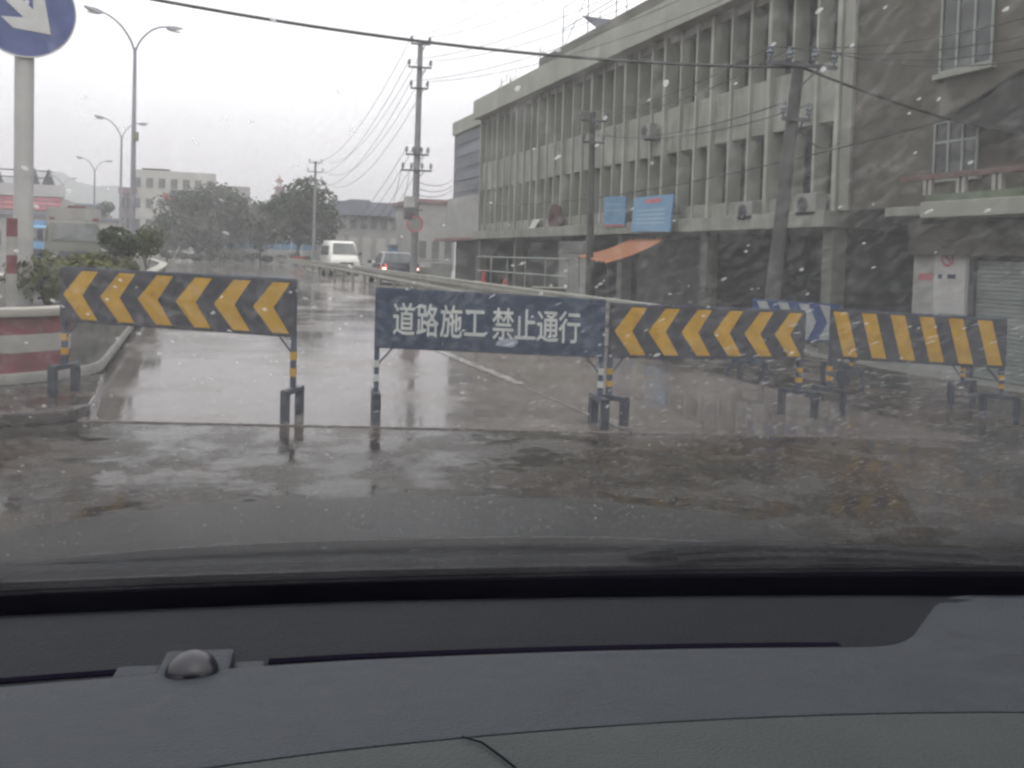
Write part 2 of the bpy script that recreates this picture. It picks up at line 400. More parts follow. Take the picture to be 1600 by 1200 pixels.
# worn lane line
mb = MB()
for (a, b) in ((6.7, 7.5), (9.3, 12.85)):
    mb.add([(LANE_X-0.02, a, 0.0128), (LANE_X+0.11, a, 0.0128), (LANE_X+0.11, b, 0.0128), (LANE_X-0.02, b, 0.0128)], [(0, 1, 2, 3)])
tag(mb.build('lane_marking', 'line_white', recalc=False), kind='structure')

# opposite carriageway beyond the planter
o = MB().grid(lambda t, y: (med_x(y)-3.2-t*9.0, y, 0.004), lin(0, 1, 4), lin(6.0, 170.0, 60)).build('opposite_carriageway', 'slab', recalc=False)
tag(o, kind='structure')
# earth verge between the guard rail and the shop row
o = MB().grid(lambda t, y: (rail_x(y)+0.5+t*1.6, y, gz(rail_x(y)+0.5+t*1.6, y)+0.012+0.02*math.sin(y*1.7+t*5)*t*(1-t)), lin(0, 1, 6), lin(12.5, 80.0, 120)).build('verge', 'dirt_verge', recalc=False, smooth=True)
tag(o, kind='structure')

def hill(name, pts, depth, base):
    mb = MB(); n = len(pts)
    top = [at(px, py, depth) for px, py in pts]
    back = [Vector((p.x*1.25, p.y*1.3, base)) for p in top]
    front = [Vector((p.x*0.85, p.y*0.82, base)) for p in top]
    rows = [front, [f.lerp(t, 0.6)+Vector((0, 0, (t.z-base)*0.12)) for f, t in zip(front, top)], top, back]
    for r in rows: mb.v += [tuple(p) for p in r]
    for i in range(3):
        for j in range(n-1): mb.f.append((i*n+j, i*n+j+1, (i+1)*n+j+1, (i+1)*n+j))
    o = mb.build(name, 'hill', smooth=True); tag(o, kind='structure')
hill('hill', [(-420, 330), (-260, 305), (-120, 290), (-20, 282), (45, 272), (75, 267), (100, 270), (120, 284), (150, 291), (185, 290), (215, 300), (260, 320), (330, 350), (420, 375), (520, 390)], 760.0, -3)
hill('hill', [(-500, 350), (-200, 335), (60, 322), (140, 312), (200, 318), (330, 345), (480, 362), (600, 366), (700, 360), (800, 356), (900, 372), (1000, 395)], 1050.0, -3)

ORD = ['first', 'second', 'third', 'fourth', 'fifth', 'sixth', 'seventh', 'eighth', 'ninth', 'tenth', 'eleventh', 'twelfth', 'thirteenth', 'fourteenth', 'fifteenth', 'sixteenth', 'seventeenth', 'eighteenth']

# ------------------------------------------------------------------ foliage
def leaves(mb, centres, n, size, flat=0.0):
    for _ in range(n):
        c, rx, ry, rz_ = random.choice(centres)
        while True:
            d = Vector((random.uniform(-1, 1), random.uniform(-1, 1), random.uniform(-1, 1)))
            if 0.05 < d.length <= 1: break
        d = d.normalized()*(d.length**0.45)
        p = Vector(c)+Vector((d.x*rx, d.y*ry, d.z*rz_))
        s = size*random.uniform(0.6, 1.4)
        nrm = (d+Vector((random.gauss(0, .6), random.gauss(0, .6), random.gauss(0, .6)+0.3))).normalized()
        a = nrm.orthogonal().normalized(); b = nrm.cross(a); t = random.uniform(0, 6.28)
        x = (a*math.cos(t)+b*math.sin(t))*s; y = (b*math.cos(t)-a*math.sin(t))*s*0.55
        mb.add([p-x, p-y*0.9+nrm*s*.1, p+x, p+y], [(0, 1, 2, 3)])
def tree(label, px, ytop, ybase_z, t, width, trunk_h, mat_='leaf_dark', n=3200, leaf=0.16, clumps=16, group=None, lean=0.0):
    top = at(px, ytop, t); x, y = top.x, top.y; H_ = top.z-ybase_z
    root = thing('tree', label, 'tree', (x, y, ybase_z), 0, group)
    mb = MB(); mb.tube([(0, 0, 0), (lean*.3, 0, trunk_h*.5), (lean*.7, 0.03, trunk_h), (lean, 0, trunk_h+(H_-trunk_h)*.5)], 0.16, 9, 0.06)
    cen = []
    for i in range(clumps):
        a = random.uniform(0, 6.28); q = random.random()
        zz = trunk_h+(H_-trunk_h)*(0.10+0.78*q)
        rr = width/2*math.sin(math.pi*(0.22+0.66*q))*random.uniform(0.2, 0.85)
        sz = width*random.uniform(0.13, 0.24)
        cen.append(((lean+rr*math.cos(a), rr*math.sin(a), zz), sz, sz, sz*0.75))
        mb.tube([(lean*.7, 0, trunk_h*random.uniform(.7, 1.05)), (lean+rr*.6*math.cos(a), rr*.6*math.sin(a), trunk_h+(zz-trunk_h)*.6), (lean+rr*math.cos(a), rr*math.sin(a), zz)], 0.055, 5, 0.015)
    cen.append(((lean, 0, H_-width*0.15), width*.2, width*.2, width*.15))
    mb.build('trunk', 'bark', root, smooth=True)
    lb = MB(); leaves(lb, cen, n, leaf); lb.build('crown', mat_, root, recalc=False)
    return root
def shrub(name, label, x, y, z, w, h, mat_, n, leaf, group=None, stem=0.0, cat='shrub'):
    root = thing(name, label, cat, (x, y, z), random.uniform(0, 6), group)
    sb = MB()
    for k in range(4):
        a = k*1.6+random.random(); sb.tube([(0, 0, 0), (w*.12*math.cos(a), w*.12*math.sin(a), stem+h*.35), (w*.28*math.cos(a), w*.28*math.sin(a), stem+h*.7)], 0.018, 5, 0.006)
    sb.build('stem', 'bark', root)
    cen = [((random.uniform(-.25, .25)*w, random.uniform(-.25, .25)*w, stem+h*random.uniform(.35, .72)), w*random.uniform(.2, .3), w*random.uniform(.2, .3), h*random.uniform(.22, .34)) for _ in range(7)]
    lb = MB(); leaves(lb, cen, n, leaf); lb.build('foliage', mat_, root, recalc=False)
    return root

# ------------------------------------------------------------------ central planter
PC, PR, PN = -2.16, 1.30, 10.25     # centre line, half width, nose centre
def outline(off, y_end):
    L_ = []
    n = 22
    for i in range(n+1):
        a = math.pi*i/n
        L_.append((PC+(PR+off)*math.cos(a), PN-(1.25+off)*math.sin(a)))
    # L_ runs from right side (a=0) round the nose to the left side
    right = [(med_x(y)+off, y) for y in (y_end, y_end-8, 40, 34, 24, 16)]
    left = [(2*PC-(-0.86)+(med_x(y)+0.86)-off, y) for y in (16, 24, 34, 40, y_end-8, y_end)]
    return right+L_+left
def band(name, m, parent, off_o, off_i, z0, z1, bevel=0.0, sel=(0, None)):
    A, B = outline(off_o, 70)[sel[0]:sel[1]], outline(off_i, 70)[sel[0]:sel[1]]; n = len(A); mb = MB()
    for (x, y), (u, v) in zip(A, B): mb.v += [(x, y, z0), (x, y, z1), (u, v, z1), (u, v, z0)]
    for i in range(n-1):
        for k in range(4): mb.f.append((4*i+k, 4*i+4+k, 4*i+4+(k+1) % 4, 4*i+(k+1) % 4))
    mb.f.append((0, 1, 2, 3)); mb.f.append((4*n-1, 4*n-2, 4*n-3, 4*n-4))
    return mb.build(name, m, parent, bevel=bevel, smooth=True)
pl = thing('median_planter', 'raised median planter wall painted in horizontal red and white bands', 'planter', (0, 0, 0))
band('plinth', 'white_paint', pl, 0.03, -0.22, 0.10, 0.20, 0.01)
band('painted_band', 'red_paint', pl, 0.0, -0.22, 0.20, 0.38, sel=(10, 26))['label'] = 'lower faded red band'
band('painted_band', 'white_paint', pl, 0.004, -0.22, 0.38, 0.54, sel=(10, 26))['label'] = 'dirty white band'
band('painted_band', 'red_paint', pl, 0.0, -0.22, 0.54, 0.70, sel=(10, 26))['label'] = 'upper faded red band'
for sl_ in ((0, 11), (25, None)):
    band('side_wall', 'planter_side', pl, -0.003, -0.22, 0.20, 0.70, sel=sl_)
band('rim', 'rim', pl, 0.05, -0.25, 0.70, 0.775, 0.015)
A = outline(-0.2, 70)
mb = MB(); m_ = len(A)//2
for (x, y) in A: mb.v.append((x, y, 0.66+random.uniform(0, .04)))
for i in range(len(A)//2-1): mb.f.append((i, i+1, len(A)-2-i, len(A)-1-i))
mb.build('soil', 'soil', pl)
ap = MB()
ap.prism([(x, y, 0.0) for x, y in ((-0.80, 9.9), (-0.74, 8.6), (-0.74, 8.0), (-0.82, 7.78), (-1.05, 7.66), (-2.0, 7.6), (-3.6, 7.9), (-3.7, 10.0))], (0, 0, 0.10))
tag(ap.build('kerb_apron', 'ground', None, bevel=0.02), kind='structure')

names_left = ['sparse leafy shrub at the planter nose beside the sign pole', 'low yellowish shrub behind the red and white marker post',
              'yellow green shrub just right of the sign pole', 'low shrub rising over the left end of the chevron board']
for i in range(18):
    y = 9.9+i*1.25+random.uniform(-.2, .2) if i < 12 else 25+(i-12)*3.0
    x = PC+random.uniform(-.55, .75) if i > 3 else (-2.3, -1.5, -1.15, -1.3)[i]
    x += (med_x(y)+0.86)
    lab = names_left[i] if i < 4 else 'yellow green hedge shrub, %s from the nose of the median planter' % ORD[i]
    shrub('median_shrub', lab, x, y, 0.66, random.uniform(.8, 1.15), random.uniform(.42, .6), 'leaf_shrub', 520, 0.045 if i < 8 else 0.06, None if i < 4 else 'hedge shrubs along the median planter')
shrub('round_bush', 'dark round clipped bush standing above the median hedge', -1.52, 21.0, 0.66, 1.25, 0.75, 'leaf_bush', 2600, 0.045, stem=0.42, cat='bush')
shrub('round_bush', 'reddish green loose bush right of the dark round bush', -1.15, 27.0, 0.66, 1.1, 1.15, 'leaf_shrub', 900, 0.06, stem=0.2, cat='bush')

# ------------------------------------------------------------------ keep-right sign
sp = at(36, 465, 10.0)
sg = thing('traffic_sign', 'round blue sign with white arrow pointing down right on thick grey pole', 'traffic sign', (sp.x, sp.y, 0.64), 0)
tp = at(38.5, 20, 10.0)
lean = (tp.x-sp.x, tp.y-sp.y)
mb = MB(); mb.tube([(0, 0, 0), (lean[0]*1.25, lean[1]*1.25, 4.1)], 0.096, 20); mb.build('pole', 'pole_grey', sg, smooth=True)
to_cam = Vector((-tp.x, -tp.y, 0)).normalized(); rt = Vector((-to_cam.y, to_cam.x, 0)); 
if rt.dot(_r) < 0: rt = -rt
cc = Vector((lean[0], lean[1], tp.z-0.64))+to_cam*0.13
up = Vector((0, 0, 1))
d = MB(); d.disc(cc, to_cam, 0.50, 0.02, 48); disc = d.build('sign_disc', 'sign_blue', sg)
MB().ring(cc+to_cam*.004, to_cam, 0.487, 0.502, 0.02, 48).build('rim', 'sign_white', disc)
# arrow pointing down-right
ax = (rt*0.74-up*0.67).normalized(); ay = ax.cross(to_cam).normalized()
def ar(a, b): return cc+ax*a+ay*b+to_cam*0.013
mb = MB(); mb.prism([ar(-.42, -.065), ar(.05, -.065), ar(-.1, -.22), ar(.06, -.22), ar(.34, 0), ar(.06, .22), ar(-.1, .22), ar(.05, .065), ar(-.42, .065)], to_cam*0.004)
mb.build('arrow', 'sign_white', disc)
MB().box(-.12+lean[0], .12+lean[0], lean[1]-.08, lean[1]-.02, tp.z-.64-.22, tp.z-.64-.17).build('clamp', 'steel_dark', sg)
# marker post
q = at(17.5, 470, 9.6)
mk = thing('marker_post', 'thin red and white banded post beside the sign pole', 'post', (q.x, q.y, 0.66))
zt = at(17.5, 341, 9.6).z-0.66
hs = lin(0, zt, 6)
for i, (a, b) in enumerate(zip(hs, hs[1:])):
    MB().tube([(0, 0, a), (0, 0, b)], 0.052 if i % 2 == 0 else 0.0515, 14).build('band', 'red_paint' if i in (4, 2) else 'white_paint', mk, smooth=True)
MB().tube([(0, 0, -0.02), (0, 0, 0.03)], 0.075, 14).build('base', 'steel_dark', mk)

# ------------------------------------------------------------------ street lamps
def lamp_parts(root):
    MB().tube([(0, 0, 0), (0, 0, 4.5), (0, 0, 8.95)], 0.125, 14, 0.06).build('pole', 'lamp_grey', root, smooth=True)
    MB().box(-.2, .2, -.2, .2, 0, .06).build('base_plate', 'lamp_grey', root, bevel=.01)
    for s in (-1, 1):
        pts = []
        for i in range(11):
            t = i/10; pts.append((s*(0.05+1.38*t**1.25), 0, 8.9+1.12*math.sin(t*math.pi/2)**0.9))
        MB().tube(pts, 0.042, 8, 0.032).build('arm', 'lamp_grey', root, smooth=True)
        x0, x1, z0, z1 = s*1.36, s*2.0, 9.99, 10.10
        h = MB().hexa([(x0, -.09, z0-.05), (x0+s*.25, -.14, z0-.06), (x0+s*.25, .14, z0-.06), (x0, .09, z0-.05)], [(x0, -.06, z0+.07), (x0+s*.25, -.09, z0+.11), (x0+s*.25, .09, z0+.11), (x0, .06, z0+.07)])
        h.hexa([(x0+s*.25, -.14, z0-.06), (x1, -.07, z1-.04), (x1, .07, z1-.04), (x0+s*.25, .14, z0-.06)], [(x0+s*.25, -.09, z0+.11), (x1, -.04, z1+.02), (x1, .04, z1+.02), (x0+s*.25, .09, z0+.11)])
        hd = h.build('lamp_head', 'lamp_grey', root)
        MB().box(min(x0+s*.12, x1-s*.1), max(x0+s*.12, x1-s*.1), -.07, .07, z0-.085, z0-.055).build('lens', 'headlight', hd)
lamp_lab = ['tall twin arm street lamp nearest the car, rising from the median hedge', 'twin arm street lamp second along the median, just left of the nearest',
            'smaller twin arm street lamp third along the median', 'faint farthest twin arm street lamp near the pink hoarding']
proto = None
for i, (px, py, t) in enumerate(((211, 75, 36), (190, 213, 63), (148, 266, 90), (98, 290, 113))):
    p = at(px, py, t)
    if proto is None:
        r = proto = thing('street_lamp', lamp_lab[i], 'street lamp', (p.x, p.y, 0), rad(32), 'street lamps along the median'); lamp_parts(r)
    else:
        r = copy_tree(proto); r['label'] = lamp_lab[i]; r.location = (p.x, p.y, 0); r.rotation_euler = (0, 0, rad(34+4*i))
    r.scale = (1, 1, p.z/8.95)
MB().box(-.12, .12, -.16, -.13, 5.4, 5.75).build('notice_plate', 'rail', proto)

# ------------------------------------------------------------------ road barriers
def barrier(name, label, P0, P1, z0, z1, kind, n=6, post_in=(0.01, 0.01), bands='yellow_paint', group='barrier boards across the road', base=(0, 0), foot_rot=0.0, feet='u'):
    P0 = Vector((P0[0], P0[1], 0)); P1 = Vector((P1[0], P1[1], 0)); Lg = (P1-P0).length
    ang = math.atan2(P1.y-P0.y, P1.x-P0.x)
    root = thing(name, label, 'barrier', (P0.x, P0.y, 0), ang, group)
    zb = lambda s: z0[0]+(z1[0]-z0[0])*s
    zt = lambda s: z0[1]+(z1[1]-z0[1])*s
    def pt(s, h, y=0.0): return Vector((s*Lg, y, zb(s)+(zt(s)-zb(s))*h))
    main = {'chev': 'black_paint', 'stripe': 'black_paint', 'text': 'blue_board', 'bluechev': 'blue_chevron'}[kind]
    mb = MB(); mb.prism([pt(0, 0, -.012), pt(1, 0, -.012), pt(1, 1, -.012), pt(0, 1, -.012)], (0, 0.024, 0))
    bd = mb.build('board', main, root, bevel=0.003)
    fr = MB()
    for a, b in (((0, 0), (1, 0)), ((0, 1), (1, 1))):
        fr.bar(pt(*a, .02), pt(*b, .02), .02, .02)
    for s in (0.004, 0.996): fr.bar(pt(s, 0, .02), pt(s, 1, .02), .02, .02)
    fr.build('frame', 'post_blue', bd)
    f = -0.0125
    if kind in ('chev', 'bluechev'):
        m0, m1 = 0.015, 0.99; c = (m1-m0)/n
        for i in range(n):
            b = m0+i*c
            if kind == 'chev': sh = [(0.0, .5), (.5, .955), (.93, .955), (.52, .5), (.93, .045), (.5, .045)]
            else: sh = [(1-.05, .5), (.55, .03), (.08, .03), (.5, .5), (.08, .97), (.55, .97)]
            MB().prism([pt(b+c*x, y, f) for x, y in sh], (0, -0.002, 0)).build('chevron', 'yellow_paint' if kind == 'chev' else 'dull_white', bd)
    elif kind == 'stripe':
        c = 0.985/n
        for i in range(n):
            b = 0.01+i*c
            MB().prism([pt(b+c*.42, .04, f), pt(b+c*.92, .04, f), pt(b+c*.50, .96, f), pt(b+c*.0, .96, f)], (0, -0.002, 0)).build('stripe', 'yellow_paint', bd)
    elif kind == 'text':
        chars = '道路施工禁止通行'
        xs = [.125, .227, .330, .432, .555, .652, .748, .845]
        for ch, sx in zip(chars, xs):
            cu = bpy.data.curves.new('character', 'FONT'); cu.body = ch; cu.size = 1; cu.resolution_u = 2; cu.extrude = 0.004
            tmp = bpy.data.objects.new('character', cu); COL.objects.link(tmp)
            bpy.context.view_layer.update()
            me = bpy.data.meshes.new_from_object(tmp.evaluated_get(bpy.context.evaluated_depsgraph_get()))
            bpy.data.objects.remove(tmp); bpy.data.curves.remove(cu)
            hgt = .55; mb = MB()
            for q, (ox, oy) in enumerate(((-.016, 0), (.016, 0), (0, -.013), (0, .013))):
                vs = [pt(sx+(v.co.x+ox-.5)*0.099, .5+(v.co.y+oy-.38)*hgt/0.92, f-0.0015-v.co.z*.3-.0002*q) for v in me.vertices]
                mb.add(vs, [tuple(p.vertices) for p in me.polygons])
            bpy.data.meshes.remove(me)
            mb.build('character', 'white_letter', bd)
        # peeled pale smear under the fifth character
        MB().prism([pt(.525, .12, f), pt(.60, .10, f), pt(.625, .2, f), pt(.60, .27, f), pt(.56, .24, f), pt(.53, .19, f)], (0, -0.0015, 0)).build('smear', 'scuff_pale', bd)
    for s, bz, side in ((post_in[0], base[0], 1), (1-post_in[1], base[1], -1)):
        fh = 0.25+bz
        x = s*Lg
        po = MB().box(x-.019, x+.019, .012, .05, fh, zb(s)+.04).build('post', 'post_blue', root)
        hh = (zb(s)-fh)
        for q0, q1 in ((.30, .46), (.62, .78)):
            MB().box(x-.022, x+.022, .009, .053, zb(s)-hh*q1, zb(s)-hh*q0).build('band', bands, po)
        MB().tube([(x+side*.13, .03, zb(s+side*.05)), (x+side*.012, .03, zb(s)-.14)], .008, 6).build('brace', 'post_blue', root)
        ft = MB(); ca, sa = math.cos(foot_rot), math.sin(foot_rot)
        def fp(a, b, z): return (x+ca*a-sa*b, .03+sa*a+ca*b, z)
        w = .032 if feet == 'u' else .02
        for (b0, b1, za, zb_) in ((-.18, .18, fh-.04, fh), (-.18, -.125, bz+.002, fh-.04), (.125, .18, bz+.002, fh-.04)):
            ft.hexa([fp(-w, b0, za), fp(w, b0, za), fp(w, b1, za), fp(-w, b1, za)], [fp(-w, b0, zb_), fp(w, b0, zb_), fp(w, b1, zb_), fp(-w, b1, zb_)])
        ft.build('foot', 'foot_dark', root, bevel=.006)
    return root
pl0 = at(93, 617, 7.8); pl1 = gnd(458, 655)
barrier('chevron_barrier', 'black barrier board with six yellow left chevrons beside the red and white planter', pl0, pl1, (.72, 1.165), (.67, 1.12), 'chev', base=(.10, 0))
barrier('text_barrier', 'dark blue barrier board with white Chinese road works lettering', gnd(582, 660), gnd(940, 668), (.61, 1.08), (.575, 1.03), 'text', bands='white_letter', foot_rot=0.15)
b0 = gnd(949, 665); b1 = gnd(1252, 652)
barrier('chevron_barrier', 'black barrier board with yellow left chevrons right of the blue lettered board', b0, b1, (.565, 1.0), (.53, .955), 'chev', foot_rot=0.5)
barrier('stripe_barrier', 'black barrier board with slanted yellow stripes in front of the shutter', gnd(1292, 648), gnd(1566, 660), (.53, .97), (.495, .93), 'stripe', foot_rot=0.7, feet='thin')
barrier('blue_chevron_barrier', 'blue and white chevron board glimpsed behind the gap between two yellow black boards', gnd(1172, 598), gnd(1306, 601), (.50, .965), (.50, .925), 'bluechev', n=4, foot_rot=0.6, feet='thin', bands='white_letter')
barrier('stripe_barrier', 'second striped barrier almost hidden behind the striped board, only its legs showing', gnd(1326, 614), gnd(1503, 634), (.46, .80), (.43, .77), 'stripe', n=5, foot_rot=-0.5, feet='thin')
ub = gnd(1168, 582); u = thing('fallen_barrier_frame', 'blue steel barrier foot frame showing under the right chevron board', 'barrier', (ub.x, ub.y, 0.0), rad(-14))
MB().tube([(-.28, 0, 0.0), (-.2, 0, .15), (.2, 0, .15), (.28, 0, 0.0)], .024, 8).build('frame', 'post_blue', u)

# ------------------------------------------------------------------ guard rail
gr = thing('guard_rail', 'long low steel guard rail running between the road and the shops', 'guard rail', (0, 0, 0))
secs = [9.2]
while secs[-1] < 84: secs.append(secs[-1]+4.0)
def rail_pt(y, off, z): return Vector((rail_x(y)+off, y, gz(rail_x(y), y)+z))
prof = [(0.0, .46), (-.05, .49), (-.05, .545), (0.0, .585), (0.0, .635), (-.05, .675), (-.05, .74), (0.0, .77)]
for a, b in zip(secs, secs[1:]):
    yy = lin(a+.004, b-.004, 3); mb = MB()
    for y in yy:
        for o_, z in prof: mb.v.append(tuple(rail_pt(y, o_, z)))
        for o_, z in reversed(prof): mb.v.append(tuple(rail_pt(y, o_+.012, z)))
    m_ = len(prof)*2
    for i in range(2):
        for k in range(m_): mb.f.append((i*m_+k, i*m_+(k+1) % m_, (i+1)*m_+(k+1) % m_, (i+1)*m_+k))
    mb.build('beam', 'rail', gr)
    mb = MB(); mb.bar(rail_pt(a+.004, .02, .795), rail_pt(b-.004, .02, .795), .11, .045); mb.build('cap', 'rail_light', gr)
    p = rail_pt(a+2.0, .075, 0); MB().box(p.x-.06, p.x+.06, p.y-.06, p.y+.06, p.z-.05, p.z+.765).build('post', 'rail', gr)

# ------------------------------------------------------------------ vehicles
def wheel(root, x, y, r=.31, w=.2, s=1):
    t = MB().disc((x, y, r), (1, 0, 0), r, w, 22).build('wheel', 'tyre', root, smooth=True)
    MB().disc((x+s*(w/2+.004), y, r), (1, 0, 0), r*.62, .02, 18).build('rim', 'rim_metal', t)
def loft(secs_):   # list of rings (same count), closed ends
    mb = MB(); n = len(secs_[0])
    for r in secs_: mb.v += [tuple(p) for p in r]
    for i in range(len(secs_)-1):
        for k in range(n): mb.f.append((i*n+k, i*n+(k+1) % n, (i+1)*n+(k+1) % n, (i+1)*n+k))
    mb.f.append(tuple(range(n))); mb.f.append(tuple((len(secs_)-1)*n+k for k in range(n)))
    return mb
def ring(y, hw, zb, zt, tw):     # rounded car section
    return [(-hw*.94, y, zb), (hw*.94, y, zb), (hw, y, zb+.12), (hw, y, zb+(zt-zb)*.62), (hw*.97, y, zt-.05), (tw, y, zt), (-tw, y, zt), (-hw*.97, y, zt-.05), (-hw, y, zb+(zt-zb)*.62), (-hw, y, zb+.12)]
# sedan, seen from behind (local -y is its tail)
c = at(614, 400, 43.0)
sd = thing('sedan_car', 'dark sedan with lit red tail lights driving away behind the guard rail', 'car', (c.x, c.y, gz(c.x, c.y)), rad(-3))
loft([ring(-2.25, .80, .36, .88, .7), ring(-2.18, .86, .24, 1.0, .76), ring(-1.5, .88, .2, 1.02, .78), ring(0, .88, .2, .98, .78), ring(1.3, .87, .2, .92, .76), ring(2.1, .80, .26, .74, .66), ring(2.22, .7, .36, .64, .6)]).build('body', 'car_dark', sd, smooth=True)
cab = MB(); cab.hexa([(-.80, -1.85, .98), (.80, -1.85, .98), (.78, 1.25, .95), (-.78, 1.25, .95)], [(-.60, -1.1, 1.46), (.60, -1.1, 1.46), (.58, .35, 1.46), (-.58, .35, 1.46)])
cb = cab.build('cabin', 'car_grey', sd, bevel=.05, smooth=True)
def face(mb, quad, inset, off):
    q = [Vector(p) for p in quad]; c_ = sum(q, Vector())/4; n_ = (q[1]-q[0]).cross(q[3]-q[0]).normalized()
    mb.prism([c_+(p-c_)*inset+n_*off for p in q], n_*.012)
for quad, nm in (([(-.80, -1.85, .98), (.80, -1.85, .98), (.60, -1.1, 1.46), (-.60, -1.1, 1.46)], 'rear_window'), ([(.80, -1.85, .98), (.78, 1.25, .95), (.58, .35, 1.46), (.60, -1.1, 1.46)], 'side_window'),
                 ([(-.78, 1.25, .95), (-.80, -1.85, .98), (-.60, -1.1, 1.46), (-.58, .35, 1.46)], 'side_window'), ([(.78, 1.25, .95), (-.78, 1.25, .95), (-.58, .35, 1.46), (.58, .35, 1.46)], 'windscreen')):
    mb = MB(); face(mb, quad, .86, .002); mb.build(nm, 'dark_glass', cb)
MB().hexa([(-.56, -1.05, 1.452), (.56, -1.05, 1.452), (.54, .3, 1.452), (-.54, .3, 1.452)], [(-.5, -.95, 1.49), (.5, -.95, 1.49), (.48, .2, 1.49), (-.48, .2, 1.49)]).build('roof_panel', 'car_grey', cb, bevel=.01)
for s in (-1, 1):
    tl = MB().hexa([(s*.60, -2.29, .68), (s*.86, -2.20, .68), (s*.86, -2.06, .68), (s*.6, -2.1, .68)], [(s*.62, -2.25, .93), (s*.84, -2.18, .93), (s*.84, -2.06, .93), (s*.62, -2.1, .93)]).build('tail_light', 'tail_red', sd)
    MB().box(s*.72-.07, s*.72+.07, -2.305, -2.25, .70, .79).build('bulb', 'tail_hot', tl)
    MB().box(s*.96-.09, s*.96+.09, .72, .9, .95, 1.08).build('mirror', 'car_dark', sd, bevel=.02)
    for y in (-1.35, 1.35): wheel(sd, s*.8, y, .31, .19, s)
MB().hexa([(-.84, -2.33, .34), (.84, -2.33, .34), (.84, -2.1, .34), (-.84, -2.1, .34)], [(-.82, -2.3, .6), (.82, -2.3, .6), (.82, -2.1, .6), (-.82, -2.1, .6)]).build('bumper', 'car_dark', sd, bevel=.03)
MB().box(-.22, .22, -2.28, -2.23, .68, .8).build('number_plate', 'plate', sd)
# van, seen from the front (local -y is its nose)
c = at(532, 400, 57.0)
vn = thing('minivan', 'white minivan facing the camera behind the guard rail', 'van', (c.x, c.y, gz(c.x, c.y)), rad(2))
def vring(y, hw, zb, zt, tw): return [(-hw*.95, y, zb), (hw*.95, y, zb), (hw, y, zb+.15), (hw, y, zb+(zt-zb)*.5), (tw, y, zt-.14), (tw*.86, y, zt), (-tw*.86, y, zt), (-tw, y, zt-.14), (-hw, y, zb+(zt-zb)*.5), (-hw, y, zb+.15)]
loft([vring(-1.95, .80, .4, .85, .72), vring(-1.88, .87, .28, 1.02, .8), vring(-1.45, .88, .25, 1.25, .82), vring(-.75, .88, .24, 2.02, .74), vring(-.5, .88, .24, 2.1, .74), vring(2.0, .88, .24, 2.12, .74), vring(2.1, .84, .4, 2.0, .7)]).build('body', 'car_white', vn, smooth=True)
mb = MB(); face(mb, [(-.80, -1.46, 1.27), (.80, -1.46, 1.27), (.66, -.78, 1.98), (-.66, -.78, 1.98)], .93, .0); mb.build('windscreen', 'dim_glass', vn)
for s in (-1, 1):
    mb = MB()
    for y0 in (-.55, .35, 1.2): mb.prism([(s*.885, y0, 1.25), (s*.885, y0+.8, 1.25), (s*.80, y0+.8, 1.8), (s*.80, y0, 1.8)], (s*.012, 0, 0))
    mb.build('side_window', 'dark_glass', vn)
    MB().hexa([(s*.48, -1.97, .72), (s*.84, -1.9, .72), (s*.84, -1.8, .72), (s*.48, -1.85, .72)], [(s*.52, -1.93, .93), (s*.82, -1.86, .93), (s*.82, -1.78, .93), (s*.52, -1.83, .93)]).build('headlight', 'headlight', vn)
    MB().box(s*1.0-.08, s*1.0+.08, -1.1, -.98, 1.25, 1.45).build('mirror', 'steel_dark', vn, bevel=.02)
    for y in (-1.2, 1.35): wheel(vn, s*.79, y, .30, .19, s)
MB().hexa([(-.86, -2.05, .32), (.86, -2.05, .32), (.86, -1.85, .32), (-.86, -1.85, .32)], [(-.84, -2.02, .58), (.84, -2.02, .58), (.84, -1.85, .58), (-.84, -1.85, .58)]).build('bumper', 'car_white', vn, bevel=.03)
MB().box(-.42, .42, -1.98, -1.9, .68, .82).build('grille', 'steel_dark', vn)
MB().box(-.22, .22, -2.075, -2.04, .42, .54).build('number_plate', 'plate', vn)
